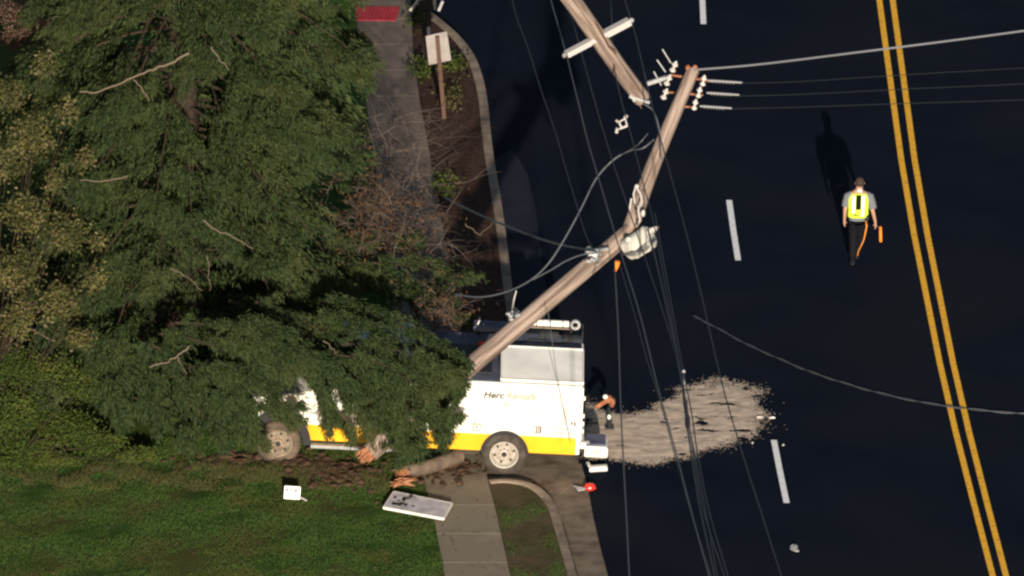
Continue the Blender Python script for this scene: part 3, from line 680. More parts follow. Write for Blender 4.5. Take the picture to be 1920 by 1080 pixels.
q = MB(); q.box((1.205, -.015, 1.12), (.035, .014, .06)).box((1.262, -.015, 1.11), (.032, .014, .075)).box((-.78, -.015, 1.165), (.055, .014, .03)).box((-.71, -.015, 1.165), (.05, .014, .035)); q.build('small_mark', M['text_dark'], truck)
q = MB()
for (xa, xb, zc_) in [(.86, 1.06, 1.02), (1.12, 1.22, 1.01), (.80, 1.05, .93), (1.14, 1.22, .92)]: q.box(((xa+xb)/2, -.013, zc_), (xb-xa, .008, .016))
q.build('small_print', M['text_tan'], truck)
q = MB(); q.lathe([(.022, 0), (.022, -.012), (.040, -.012), (.040, 0)], (-.03, -.012, 1.425), 'y', 14); q.box((.035, -.02, 1.44), (.02, .012, .05)).box((-.015, -.02, 1.425), (.03, .012, .012)); q.build('round_emblem', M['text_tan'], truck)
# a small yellow swoosh over the lettering
q = MB(); sw_ = [(-.11+.02*i, 1.70+.028*math.sin(i/10*math.pi)) for i in range(11)]; q.prism_y(sw_+[(x, zz_-.016*math.sin((i)/10*math.pi)) for i, (x, zz_) in reversed(list(enumerate(sw_)))][1:-1], -.016, -.008); q.build('swoosh', M['text_yellow'], truck)
def text(s, x, z, size, m, parent, y=-.018, shear=.25, bold=.0, name='lettering', rot=(math.pi/2, 0, 0)):
    c = bpy.data.curves.new(name, 'FONT'); c.body = s; c.size = size; c.shear = shear; c.offset = bold; c.extrude = .002
    o = bpy.data.objects.new(name, c); col.objects.link(o); bpy.context.view_layer.update()
    me = bpy.data.meshes.new_from_object(o.evaluated_get(bpy.context.evaluated_depsgraph_get())); bpy.data.objects.remove(o)
    o = bpy.data.objects.new(name, me); col.objects.link(o); me.materials.clear(); me.materials.append(m); o.parent = parent; o.location = (x, y, z); o.rotation_euler = rot
    return o, max(v.co.x for v in me.vertices)
t1, wx = text('Herc', -.445, 1.545, .185, M['text_dark'], truck, bold=.005)
t2, wx2 = text('Rentals', -.445+wx+.02, 1.545, .185, M['text_tan'], truck, bold=.003)
# roof: dark mat with raised aluminium lid
MB().box((-.09, W/2, 1.856), (2.86, W-.06, .014)).build('roof_mat', M['roof_dark'], truck)
lid = MB().box((.62, .62, .0), (1.47, 1.22, .04), bev=.01).build('roof_lid', M['lid'], truck); lid.location = (0, .05, 1.885); lid.rotation_euler = (R(7), 0, 0)
fr = MB()
for c, dd in [((.62, .0, .006), (1.50, .025, .06)), ((.62, 1.245, .006), (1.50, .025, .06)), ((-.13, .62, .006), (.025, 1.22, .06)), ((1.37, .62, .006), (.025, 1.22, .06))]: fr.box(c, dd)
fr.build('lid_frame', M['truck_white'], lid)
cu = MB()
for x in (-.12, 1.35): cu.add([(x, .08, 1.862), (x, 1.28, 1.862), (x, 1.28, 2.01), (x+.01, .08, 1.862), (x+.01, 1.28, 1.862), (x+.01, 1.28, 2.01)], [(0, 1, 2), (5, 4, 3), (0, 3, 4, 1), (1, 4, 5, 2), (2, 5, 3, 0)])
cu.build('lid_cheek', M['truck_white'], truck)
MB().box((.62, 1.95, 1.90), (1.46, .62, .07), bev=.01).build('roof_cover', M['roof_dark'], truck)
MB().box((-.75, 1.0, 1.885), (.9, 1.3, .04), bev=.01).build('roof_shade_slab', M['black'], truck)  # black slab stands in for the pole's shadow on the roof
# rack on the far side
rk = MB()
for x in (-.55, .3, 1.15): rk.beam((x, 2.28, 1.85), (x, 2.28, 2.2), .04, .04)
rk.beam((-.6, 2.28, 2.06), (1.25, 2.28, 2.06), .04, .03); rk.tube([(1.36, 2.2, 1.85), (1.36, 2.2, 2.2)], .012, 6)
rk.build('rack', M['black'], truck)
wt = MB().tube([(.28, 2.22, 2.17), (1.10, 2.22, 2.17)], .062, 14).build('rack_tube', M['truck_white'], truck, smooth=True)
q = MB()
for x in (.5, .75, .98): q.tube([(x, 2.22, 2.17), (x+.02, 2.22, 2.17)], .068, 14)
q.tube([(.30, 2.18, 2.09), (1.12, 2.18, 2.09)], .009, 6, mi=1); q.build('tube_straps', [M['roof_dark'], M['text_tan']], truck)
MB().lathe([(.05, 0), (.05, .06), (.095, .06), (.095, 0), (.05, 0)], (1.22, 2.18, 2.17), 'y', 18).build('hose_reel', M['galv'], truck)
MB().box((-.2, 2.05, 2.12), (.9, .35, .10), bev=.02).build('rack_box', M['roof_dark'], truck)
q = MB(); q.tube([(.1, 1.75, 1.93), (.5, 1.9, 1.95), (.9, 1.8, 1.93), (1.2, 1.95, 1.94)], .02, 6).box((1.15, 2.0, 1.97), (.3, .2, .10), bev=.02).tube([(1.36, 2.0, 1.9), (1.36, 2.0, 2.12)], .015, 6).box((.75, 2.08, 1.99), (.35, .1, .12), bev=.01); q.build('roof_clutter', M['black'], truck)
bp_ = MB(); bp_.beam((-.60, 2.0, 2.12), (-.55, 2.0, 2.25), .03, .02).beam((-.62, 2.0, 2.08), (-.46, 2.0, 2.17), .05, .02).build('bent_bracket', M['truck_white'], truck)
MB().ell((-.50, 1.5, 1.98), (.07, .06, .06), n=10, m=6).ell((-.42, 1.55, 2.0), (.05, .05, .04), n=8, m=6).build('red_beacon', M['red'], truck, smooth=True)
# tail: hinges, post, step platform
MB().box((bx1+.012, W/2, 1.2), (.02, W-.2, 1.15)).build('rear_door', M['truck_white'], truck)
q = MB()
for z in (.95, 1.1, 1.25, 1.6): q.box((bx1+.035, .06, z), (.05, .05, .07))
q.build('hinge', M['truck_white'], truck)
MB().box((bx1+.03, .55, .66), (.10, .9, .12)).box((bx1+.10, .1, .66), (.16, .10, .12)).build('platform_bracket', M['truck_white'], truck)
pf = MB().box((1.68, .25, .56), (.42, .52, .22), bev=.03).build('step_platform', M['truck_white'], truck)
MB().box((1.67, .27, .69), (.36, .5, .05), bev=.01).build('platform_deck', M['roof_dark'], pf)
q = MB(); q.box((1.655, -.014, .575), (.014, .01, .08)).box((1.69, -.014, .61), (.06, .01, .012)).box((1.69, -.014, .545), (.06, .01, .012)).box((1.72, -.014, .575), (.014, .01, .05)); q.build('platform_mark', M['text_dark'], pf)
MB().box((1.44, 1.45, .56), (.10, 1.7, .16), bev=.02).build('rear_bumper', M['black'], truck)
MB().box((1.15, .2, .42), (.03, .03, .18)).build('mudflap_bracket', M['black'], truck)
# chassis
ch = MB()
for y in (.7, 1.65): ch.box((-1.6, y, .55), (6.0, .08, .2))
ch.tube([(0, .25, .41), (0, W-.25, .41)], .07, 10).tube([(-4.15, .25, .41), (-4.15, W-.25, .41)], .06, 10).ell((0, W/2, .41), (.2, .2, .2))
ch.build('chassis', M['black'], truck, smooth=False)
# wheels
def wheel(x, y, out, tmat, dish=.07, rmat=None):
    t = MB(); s = out; R0 = .41; w_ = .25
    pr = [(.235, 0), (.30, -.012), (.36, -.006), (.395, .012), (R0, .045), (R0, w_-.045), (.395, w_-.012), (.36, w_), (.235, w_)]
    t.lathe([(r, y+s*h) for r, h in pr], (x, 0, .41), 'y', 40)
    for k in range(40):
        a = 2*math.pi*k/40; Mr = Matrix.Rotation(-a, 3, 'Y'); c = Vector((x, y+s*.125, .41))+Mr @ Vector((R0+.002, 0, 0))
        for oy in (-.055, .055): t.box(c+Vector((0, oy, 0)), (.016, .07, .036), M=Mr)
    o = t.build('tyre', tmat, truck, smooth=True)
    r_ = MB(); pr = [(.238, -.004), (.262, -.010), (.268, .004), (.255, .014), (.232, .03), (.222, dish+.03), (.20, dish+.055), (.155, dish+.03), (.135, dish-.0), (.11, dish-.01), (.09, dish+.0), (.085, dish-.03), (.055, dish-.045), (.002, dish-.045)]
    r_.lathe([(r, y+s*h) for r, h in pr], (x, 0, .41), 'y', 40); rim = r_.build('rim', rmat or M['rim'], truck, smooth=True)
    h_ = MB()
    for k in range(6):
        a = 2*math.pi*(k+.25)/6; h_.lathe([(.025, y+s*(dish+.028)), (.024, y+s*(dish+.018)), (.001, y+s*(dish+.018))], (x+.178*math.cos(a), 0, .41+.178*math.sin(a)), 'y', 10)
    h_.lathe([(.05, y+s*(dish-.05)), (.045, y+s*(dish-.055)), (.001, y+s*(dish-.055))], (x, 0, .41), 'y', 16)
    h_.build('hand_hole', M['black'], rim)
    n_ = MB()
    for k in range(8):
        a = 2*math.pi*k/8; n_.lathe([(.012, y+s*(dish-.005)), (.012, y+s*(dish-.03)), (.001, y+s*(dish-.03))], (x+.105*math.cos(a), 0, .41+.105*math.sin(a)), 'y', 6)
    n_.build('wheel_nut', M['rust'], rim)
    return o
wheel(0, .03, 1, M['rubber']); wheel(0, .31, 1, M['rubber']); wheel(0, W-.03, -1, M['rubber'])
wheel(-4.15, .06, 1, M['rubber_mud'], .02, M['rim_mud']); wheel(-4.15, W-.06, -1, M['rubber_mud'], .02)
# cab and bonnet
fa = arch(-4.15, .41, .50, .55, .52)
cabo = [(-4.80, .56)]+fa+[(-3.62, .50), (-1.70, .50), (-1.70, 1.95), (-1.78, 2.02), (-2.95, 2.05), (-3.10, 2.0), (-3.60, 1.46), (-4.65, 1.30), (-4.78, 1.18), (-4.82, .95)]
cab = MB().prism_y(cabo, .10, W-.10).build('cab', M['truck_white'], truck)
MB().prism_y([(-3.60, .495), (-1.69, .495), (-1.69, .80), (-3.64, .80)], .092, .13).build('yellow_band', M['truck_yellow'], truck)
mb = MB(); aa = arch(-4.15, .41, .60, .66, .42, 20); ab = arch(-4.15, .41, .46, .50, .42, 20); n = len(aa)
for y0_, y1_ in ((.02, .16), (W-.16, W-.02)):
    vs = [(x, y, z) for y in (y0_, y1_) for (x, z) in aa+ab]; fs = []
    for i in range(n-1):
        fs += [(i, i+1, n+i+1, n+i), (2*n+i, 3*n+i, 3*n+i+1, 2*n+i+1), (i, 2*n+i, 2*n+i+1, i+1), (n+i, n+i+1, 3*n+i+1, 3*n+i)]
    mb.add(vs, fs)
mb.prism_y([(x, z-.006) for x, z in fa]+[(-4.0, .52), (-4.3, .52)], .42, W-.42)
mb.build('wheel_arch', M['black'], truck, smooth=False)
for xa, xb in ((-3.45, -2.72), (-2.58, -1.85)):
    MB().box(((xa+xb)/2, .094, 1.17), (xb-xa+.1, .012, .66), bev=.004).build('cab_door', M['truck_white'], truck)
    MB().prism_y([(xa+(.12 if xa < -3 else 0), 1.52), (xb, 1.52), (xb, 1.92), (xa+(.42 if xa < -3 else 0), 1.92)], .088, .11).build('side_window', M['glass'], truck)
    MB().box((xb-.08, .075, 1.36), (.14, .025, .03)).build('door_handle', M['black'], truck)
MB().add([(-3.125, .22, 1.985), (-3.125, W-.22, 1.985), (-3.60, W-.22, 1.475), (-3.60, .22, 1.475)], [(0, 1, 2, 3)]).build('windscreen', M['glass'], truck)
MB().box((-3.35, -.06, 1.55), (.10, .22, .28), bev=.02).build('mirror', M['black'], truck)
MB().beam((-3.55, .04, .42), (-1.75, .04, .42), .14, .06).build('running_board', M['galv'], truck)
MB().box((-4.86, W/2, .62), (.12, W-.2, .25), bev=.03).build('front_bumper', M['black'], truck)
MB().box((-4.77, .16, 1.08), (.16, .12, .13), bev=.02).build('marker_light', M['amber'], truck)
MB().box((-4.82, W/2, .95), (.04, 1.3, .3), bev=.01).build('grille', M['black'], truck)
for y in (.42, W-.42): MB().box((-4.83, y, 1.0), (.05, .3, .2), bev=.02).build('headlight', M['glass'], truck)
MB().box((-1.62, W/2, 1.0), (.10, 1.8, .9)).build('headboard', M['black'], truck)

# ================================================================ BROKEN POLE
def splinters(mb, c, d, r, n=22, L=.3, mi=0):
    d = Vector(d).normalized(); a = d.cross(Vector((0, 0, 1))).normalized(); b = a.cross(d)
    for i in range(n):
        t = random.uniform(0, 6.28); q = r*math.sqrt(random.random())*.9; p = Vector(c)+a*(q*math.cos(t))+b*(q*math.sin(t))
        e = p+d*(L*random.uniform(.3, 1))+a*random.uniform(-.06, .06)+b*random.uniform(-.06, .06)
        mb.tube([p-d*.05, (p+e)/2, e], [.018*random.uniform(.5, 1.3), .012, .002], 4, mi=mi)
class polemesh:
    def __init__(s, pts, rad, seed=0, n=16):
        s.p = Vector(pts[0]); d = Vector(pts[1])-s.p; rs = random.Random(seed); s.q = d.to_track_quat('Z', 'Y'); m = 26; s.mb = MB()
        ph = [rs.uniform(0, 6) for _ in range(4)]; vs = []
        for i in range(m+1):
            t = i/m; ra = rad[0]*(1-t)+rad[1]*t; bx = .018*math.sin(t*5+ph[0]); by = .018*math.sin(t*4+ph[1])
            for k in range(n):
                a = 2*math.pi*k/n; q = ra*(1+.035*math.sin(3*a+ph[2]+t*3)+.02*math.sin(7*a+ph[3])+rs.uniform(-.012, .012)); vs.append((bx+q*math.cos(a), by+q*math.sin(a), d.length*t))
        s.mb.add(vs, [(i*n+k, i*n+(k+1) % n, (i+1)*n+(k+1) % n, (i+1)*n+k) for i in range(m) for k in range(n)]+[tuple(range(n-1, -1, -1)), tuple(m*n+k for k in range(n))])
    def build(s, name, m, parent, smooth=True):
        o = s.mb.build(name, m, parent, smooth); o.location = s.p; o.rotation_mode = 'QUATERNION'; o.rotation_quaternion = s.q; return o
A = Vector((-2.6, -10.35, .93)); Bp = atY(1183, 432, -7.95); Cp = atY(1298, 130, -6.1)
pole = empty('utility_pole', A); tag(pole, 'snapped brown utility pole leaning across the truck roof with its top bent back', 'utility pole')
def rel(p): return Vector(p)-A
polemesh([rel(A), rel(Bp)], [.176, .162], 1).build('lower_shaft', M['pole'], pole, smooth=True)
polemesh([rel(Bp)+Vector((-.05, 0, -.05)), rel(Cp)], [.15, .118], 2).build('upper_shaft', M['pole'], pole, smooth=True)
s_ = MB(); splinters(s_, rel(A)+(A-Bp).normalized()*.0, A-Bp, .16, 80, .26); splinters(s_, rel(Bp), Bp-A, .14, 16, .28); splinters(s_, rel(Bp), (Cp-Bp)*-1+Vector((.2, 0, 0)), .1, 8, .2)
s_.build('splinters', M['splinter'], pole)
# top of the pole: bolts and cap bits
t_ = MB()
for dx in (-.08, .05): t_.ell(rel(Cp)+Vector((dx, -.05, .05)), (.05, .05, .06), n=8, m=5)
t_.build('pole_cap', M['rust'], pole, smooth=True)
ax = (Cp-Bp).normalized(); sd_ = Vector((1, 0, 0))
def arm(p0, p1, wdt, name, m): return MB().beam(rel(p0), rel(p1), wdt, wdt).build(name, m, pole)
Yt = -6.1
arm(atY(1212, 157, Yt+.1), atY(1256, 143, Yt+.1), .07, 'crossarm', M['galv']); arm(atY(1256, 140, Yt+.1), atY(1335, 152, Yt+.1), .035, 'crossarm', M['rust'])
arm(atY(1244, 172, Yt+.1), atY(1318, 178, Yt+.1), .03, 'crossarm', M['rust']); arm(atY(1278, 200, Yt+.1), atY(1306, 200, Yt+.1), .03, 'crossarm', M['rust'])
def insul(c, d, L=.2, r=.06, name='insulator', par=pole, off=A, sheds=3):
    d = Vector(d).normalized(); q = d.to_track_quat('Z', 'Y').to_matrix(); pr = [(.001, 0), (.018, 0)]
    for k in range(sheds):
        z = L*(k+.15)/sheds; pr += [(.022, z), (r, z+L*.10/sheds*3*.3), (r*.95, z+L*.35/sheds), (.024, z+L*.6/sheds)]
    pr += [(.018, L), (.001, L)]
    m_ = MB(); m_.lathe(pr, Vector(c)-off-d*L/2, 'z', 12, M=q); return m_.build(name, M['insul'], par, smooth=True)
for (px, py) in ((1264, 125), (1253, 150), (1247, 176)): insul(atY(px, py, Yt-.05), (.35, 0, .9), .23, .062, sheds=2)
for (px, py) in ((1319, 151), (1311, 173), (1303, 196)): insul(atY(px, py, Yt-.05), (.2, 0, .95), .22, .055, sheds=2)
for (a, b, c, d) in ((1242, 92, 1258, 118), (1232, 112, 1248, 135), (1226, 134, 1240, 160)): arm(atY(a, b, Yt), atY(c, d, Yt), .022, 'pin', M['galv'])
for (a, b, c) in ((1328, 151, 1392), (1325, 174, 1386), (1312, 199, 1372)):
    mb_ = MB(); mb_.tube([rel(atY(a, b, Yt)), rel(atY(c, b+4, Yt))], .020, 8)
    for k in range(7): p = rel(atY(a+8+(c-a-20)*k/7, b+1+3*k/7, Yt)); mb_.tube([p, p+Vector((.02, 0, 0))], .035, 8)
    mb_.build('strain_insulator', M['strain'], pole, smooth=True)
# mid-pole hardware at the break: switch, bracket and clamps
hw = MB()
pts = [(1192, 350), (1200, 362), (1204, 378), (1198, 392), (1190, 380), (1188, 364), (1192, 350)]
hw.tube([rel(atY(a, b, -8.15)) for a, b in pts], .018, 6); hw.tube([rel(atY(1196, 392, -8.15)), rel(atY(1200, 412, -8.15)), rel(atY(1194, 425, -8.15))], .02, 6)
hw.ell(rel(atY(1194, 350, -8.15)), (.045, .04, .05), n=8, m=6); hw.ell(rel(atY(1206, 400, -8.15)), (.045, .04, .07), n=8, m=6)
hw.tube([rel(atY(1184, 372, -8.15)), rel(atY(1180, 395, -8.15))], .02, 6)
hw.build('switch', M['insul'], pole, smooth=True)
cb = MB()
for (px, py, L_) in ((1112, 478, 1), (968, 603, 1), (975, 594, 0)):
    p = rel(atY(px, py, -8.6)); dd = (Bp-A).normalized(); cb.tube([p-dd*.04, p+dd*.04], .188, 14, cap=False)
cb.build('pole_band', M['galv'], pole, smooth=True)
q = MB()
for i in range(10): p = rel(atY(random.uniform(1096, 1128), random.uniform(468, 492), -8.65)); q.ell(p, (.035, .03, .03), n=7, m=5)
for i in range(5): p = rel(atY(random.uniform(950, 975), random.uniform(583, 600), -9.2)); q.ell(p, (.05, .04, .03), n=7, m=5)
q.beam(rel(atY(1098, 472, -8.7)), rel(atY(1142, 466, -8.5)), .05, .05)
q.build('bracket', M['galv'], pole)
# transformer hanging at the break
tc_ = atY(1197, 456, -8.35); axd = Vector((.55, -.15, .42)).normalized()
tr = empty('transformer', tc_); tag(tr, 'dented pale grey pole transformer dangling at the bend of the snapped pole', 'transformer')
qm = axd.to_track_quat('Z', 'Y').to_matrix()
MB().lathe([(.001, -.26), (.20, -.26), (.215, -.24), (.215, .22), (.225, .22), (.225, .245), (.19, .28), (.001, .29)], (0, 0, 0), 'z', 28, M=qm).build('tank', M['tank'], tr, smooth=True)
q = MB()
for k in range(5):
    a = k*.5-.9; p = qm @ Vector((.215*math.cos(a-1.4), .215*math.sin(a-1.4), 0)); q.beam(p-axd*.18, p+axd*.16, .02, .03, upv=p)
q.build('cooling_fins', M['tank'], tr)
q = MB()
for dx, dz, h in ((.12, .10, .2), (.0, .16, .22)):
    p = axd*.27+(qm @ Vector((dx*.8, dz*.5, 0))); q.tube([p, p+axd*h*.4, p+axd*h], [.04, .055, .02], 8)
q.build('bushing', M['insul'], tr, smooth=True)
MB().ell((-.19, -.25, .17), (.06, .05, .055), n=10, m=8).build('arrester', M['truck_white'], tr, smooth=True)
MB().tube([(-.38, -.2, -.28), (-.40, -.2, -.36), (-.43, -.2, -.48)], [.05, .05, .02], 10).build('orange_cover', M['orange'], tr, smooth=True)
q = MB()
for k in range(4):
    q.tube([(-.30+.05*k, -.26, -.12+.02*k), (-.05, -.30, -.14+.03*k), (.15, -.27, -.02+.05*k), (.34, -.2, .18)], .008, 5)
q.build('lead_wires', M['wire'], tr)
# hanging top piece with crossarm
D0 = atY(1205, 184, -6.6); D1 = atY(1018, -70, -7.9)
hp = empty('broken_pole_top', D0); tag(hp, 'broken pole top hanging in the air with a pale crossarm through it', 'utility pole')
polemesh([(0, 0, 0), D1-D0], [.155, .17], 5).build('shaft', M['pole'], hp, smooth=True)
s_ = MB(); splinters(s_, (0, 0, 0), D0-D1, .14, 16, .16); s_.build('splinters', M['pole'], hp)
ca, cb_ = atY(1062, 102, -7.55)-D0, atY(1180, 40, -7.0)-D0
x_ = MB(); x_.beam(ca.lerp(cb_, .0), ca.lerp(cb_, .38), .14, .10); x_.beam(ca.lerp(cb_, .62), ca.lerp(cb_, 1), .15, .12); x_.beam(ca.lerp(cb_, .3), ca.lerp(cb_, .7), .10, .09)
x_.build('crossarm', M['insul'], hp)
x_ = MB(); x_.ell(ca-Vector((.04, 0, .02)), (.04, .04, .05), n=8, m=5).ell(cb_+Vector((.04, 0, .02)), (.05, .04, .05), n=8, m=5); x_.build('end_cap', M['galv'], hp)
x_ = MB(); x_.tube([atY(a, b, -7.4)-D0 for a, b in ((1098, 20), (1120, 48), (1134, 72), (1142, 88), (1155, 100))], .022, 6); x_.build('ground_strap', M['post_wood'], hp, smooth=True)
x_ = MB(); x_.beam(atY(1180, 180, -6.8)-D0, atY(1218, 192, -6.8)-D0, .06, .05); x_.beam(atY(1182, 176, -6.8)-D0, atY(1190, 190, -6.8)-D0, .04, .04); x_.build('bracket', M['galv'], hp)
# broken butt of the pole on the ground
s0, s1 = at(758, 886, .26), at(862, 856, .20)
bt = empty('pole_butt', s0); tag(bt, 'short splintered butt of the pole lying by the pavement under the truck', 'pole butt')
polemesh([(0, 0, 0), s1-s0], [.125, .145], 9).build('shaft', M['pole_dusty'], bt, smooth=True)
s_ = MB(); splinters(s_, (0, 0, 0), s0-s1, .12, 60, .2); s_.build('splinters', M['splinter'], bt)
for (px, py, lb) in ((700, 848, 'orange splintered plank end under the boughs below the cab'), (760, 905, 'loose orange wood splinters at the edge of the lawn')):
    p = at(px, py, .25); s_ = MB()
    for i in range(14):
        a = random.uniform(-.9, .9); c = Vector((random.gauss(0, .08), random.gauss(0, .12), random.uniform(0, .05))); d = Vector((math.cos(a), math.sin(a)*1.2, random.uniform(-.1, .35)))*random.uniform(.08, .2)
        s_.tube([c-d, c, c+d], [.006, .024, .004], 4)
    o = s_.build('wood_splinters', M['splinter']); o.location = p; tag(o, lb, 'wood debris')

# ================================================================ WIRES
def smooth_px(pts, k=8):
    out = []; n = len(pts)
    for i in range(n-1):
        p0, p1, p2, p3 = [np.array(pts[j], float) for j in (max(i-1, 0), i, i+1, min(i+2, n-1))]
        for j in range(k):
            t = j/k; out.append(.5*((2*p1)+(p2-p0)*t+(2*p0-5*p1+4*p2-p3)*t*t+(3*p1-p0-3*p2+p3)*t**3))
    out.append(np.array(pts[-1], float)); return out
def wire(pts, r, label, m=None, name='overhead_wire', cat='wire', group=None):
    """pts: (px, py, z height)"""
    S = smooth_px(pts); mb = MB(); P = [at(a, b, c) for a, b, c in S]; o = P[0].copy()
    mb.tube([p-o for p in P], r, 6); ob = mb.build(name, m or M['wire'], None, smooth=True); ob.location = o
    return tag(ob, label, cat, group)
G = 'power lines running along the road'
def z7(L, z0=7.2, z1=6.6):
    n = len(L); return [(a, b, z0+(z1-z0)*i/(n-1)) for i, (a, b) in enumerate(L)]
wire(z7([(1020, -60), (1033, 0), (1060, 95), (1083, 187), (1103, 268), (1130, 360), (1158, 455), (1200, 590), (1232, 720), (1268, 850), (1302, 980), (1330, 1080), (1350, 1150)]), .012, 'dull wire passing just left of the pale crossarm at the top', M['wire_lit'], group=G)
wire(z7([(1050, -60), (1063, 0), (1088, 90), (1115, 190), (1143, 285), (1168, 360), (1200, 455), (1235, 560), (1268, 670), (1290, 790), (1312, 900), (1345, 1080), (1358, 1150)]), .011, 'thin wire passing behind the left half of the pale crossarm', group=G)
wire(z7([(1132, -60), (1145, 0), (1150, 110), (1163, 180), (1185, 260), (1205, 340), (1226, 420), (1248, 540), (1268, 650), (1284, 740), (1300, 850), (1320, 960), (1358, 1080), (1375, 1150)], 7.4, 6.8), .011, 'thin wire passing the small white cluster of fittings', group=G)
wire(z7([(1160, -60), (1172, 0), (1190, 60), (1210, 145), (1232, 235), (1255, 320), (1285, 430), (1312, 540), (1335, 640), (1362, 750), (1395, 860), (1430, 970), (1465, 1080), (1485, 1150)], 7.4, 6.8), .012, 'long wire crossing the broken pole and the right side of the sand', group=G)
wire(z7([(950, -60), (965, 20), (990, 90), (1015, 170), (1042, 250), (1062, 320), (1080, 380), (1100, 445), (1118, 475)], 6.0, 5.0), .009, 'faintest wire nearest the kerb at the top', group=G)
wire(z7([(1152, 492), (1156, 560), (1160, 640), (1163, 740), (1168, 850), (1174, 960), (1180, 1080), (1184, 1150)], 5.2, 4.6), .014, 'nearly vertical wire hanging down beside the back of the truck', M['wire_lit'], group=G)
wire(z7([(1163, 500), (1190, 590), (1215, 680), (1240, 760), (1270, 870), (1300, 975), (1335, 1085), (1352, 1150)], 5.2, 5.0), .010, 'wire falling from the transformer to the left of the wire bundle', group=G)
wire(z7([(1215, 430), (1235, 510), (1255, 600), (1275, 690), (1283, 760), (1296, 850), (1312, 950), (1340, 1080), (1352, 1150)], 5.6, 5.6), .016, 'thickest line of the dark wire bundle over the sand', M['wire'], group=G)
wire(z7([(1228, 400), (1246, 500), (1264, 600), (1280, 690), (1296, 770), (1308, 850), (1330, 960), (1365, 1080), (1385, 1150)], 5.6, 5.6), .012, 'right line of the dark wire bundle over the sand', group=G)
S = smooth_px([(1026, 575), (1034, 630), (1042, 690), (1052, 745), (1062, 790), (1070, 830)]); P = [atY(a, b, -9.62) for a, b in S]; o = P[0].copy(); mb = MB(); mb.tube([p-o for p in P], .006, 5)
ob = mb.build('loose_wire', M['cable'], None, smooth=True); ob.location = o; tag(ob, 'thin loose wire hanging down in front of the rear of the truck body', 'wire')
wire([(1300, 131, 6.83), (1420, 121, 6.82), (1600, 99, 6.8), (1760, 79, 6.9), (1925, 57, 7.0), (2100, 32, 7.1)], .020, 'bright grey guy wire running right from the pole top', mat('guy', (.15, .15, .17), .4, .4), name='guy_wire')
for i, (y, lb) in enumerate(((155, 'highest'), (179, 'middle'), (203, 'lowest'))):
    wire([(1390-8*i, y+1, 6.6), (1500, y-2, 6.6), (1700, y-15+3*i, 6.6), (1925, y-28+6*i, 6.6), (2050, y-38+8*i, 6.6)], .007, lb+' of the three dim wires leaving the strain insulators', M['wire_dim'])
wire([(1205, 194, 6.4), (1222, 205, 6.3), (1232, 225, 6.2), (1238, 260, 5.9), (1240, 300, 5.6)], .012, 'short curved cable dropping from the hanging pole top', M['cable'], 'cable', 'cable')
wire([(1226, 262, 6.0), (1205, 278, 5.9), (1180, 283, 5.7), (1150, 300, 5.5), (1118, 335, 5.2), (1090, 390, 4.8), (1062, 442, 4.4), (1030, 492, 4.0), (995, 525, 3.6), (950, 547, 3.2), (900, 557, 2.9), (855, 552, 2.7)], .016, 'long grey looping cable swinging from the pole down to the branches', M['cable'], 'cable', 'cable')
wire([(1215, 250, 6.2), (1195, 272, 6.0), (1165, 290, 5.6)], .008, 'thin second strand beside the start of the looping cable', M['wire_lit'], 'cable', 'cable')
wire([(1120, 474, 4.4), (1090, 478, 4.3), (1060, 490, 4.1), (1035, 505, 3.9), (1000, 524, 3.6)], .013, 'short dark grey cable joining the loop to the pole below the bend', M['cable'], 'cable', 'cable')
wire([(1118, 471, 4.4), (1070, 463, 4.0), (1020, 450, 3.4), (960, 428, 2.6), (905, 405, 1.9), (860, 384, 1.3), (835, 370, 1.0)], .020, 'stiff grey service cable running left from the pole over the kerb', M['cable'], 'cable', 'cable')
wire([(960, 585, 3.0), (963, 565, 3.1), (968, 545, 3.3)], .014, 'short pale wire joining the looping cable to the pole band', M['insul'], 'cable', 'cable')
# twisted line lying over the road on the right
S = smooth_px([(1300, 592, .05), (1345, 615, .03), (1400, 645, .03), (1460, 672, .03), (1520, 697, .03), (1580, 717, .03), (1650, 737, .03), (1740, 756, .03), (1830, 768, .03), (1930, 776, .03), (2050, 780, .03)], 40)
P = [at(*s) for s in S]; o = P[0].copy(); mb = MB(); mb.tube([p-o for p in P], .005, 5, mi=0)
for ph, mi_ in ((0, 1), (math.pi, 0)):
    mb.tube([p-o+Vector((0, math.cos(i*.16+ph)*.014, math.sin(i*.16+ph)*.014)) for i, p in enumerate(P)], .0065, 5, mi=mi_)
ob = mb.build('service_drop', [M['wire'], M['wire_lit']], None, smooth=True); ob.location = o; tag(ob, 'twisted cable lying on the road across the yellow centre lines', 'cable')
# fittings on wires
f0 = atY(1165, 232, -6.8); ft = MB()
for a, b, c, d, r in ((1175, 216, 1172, 222, .035), (1173, 222, 1176, 236, .022), (1176, 236, 1166, 240, .022), (1166, 240, 1160, 229, .02), (1160, 229, 1173, 222, .016), (1158, 240, 1156, 249, .032), (1166, 240, 1158, 243, .018), (1155, 225, 1160, 230, .025)):
    ft.tube([atY(a, b, -6.8)-f0, atY(c, d, -6.8)-f0], r, 8)
ob = ft.build('fuse_cutout', M['insul'], None, smooth=True); ob.location = f0; tag(ob, 'small white cluster of fittings hanging between the wires left of the pole', 'wire fitting')
p = at(1282, 697, 5.6); ob = MB().ell((0, 0, 0), (.035, .04, .04), n=10, m=6).tube([(0, 0, -.05), (.01, 0, -.25)], .018, 6).build('wire_spacer', M['galv']); ob.location = p; tag(ob, 'small pale spacer clamped on the wire bundle above the sand', 'wire fitting')
p = at(1289, 790, 5.5); ob = MB().ell((0, 0, 0), (.05, .05, .16), n=8, m=6).tube([(0, 0, .1), (-.02, 0, .4)], .02, 6).build('splice_case', M['black']); ob.location = p; tag(ob, 'dark splice case on the wire bundle in front of the sand', 'wire fitting')

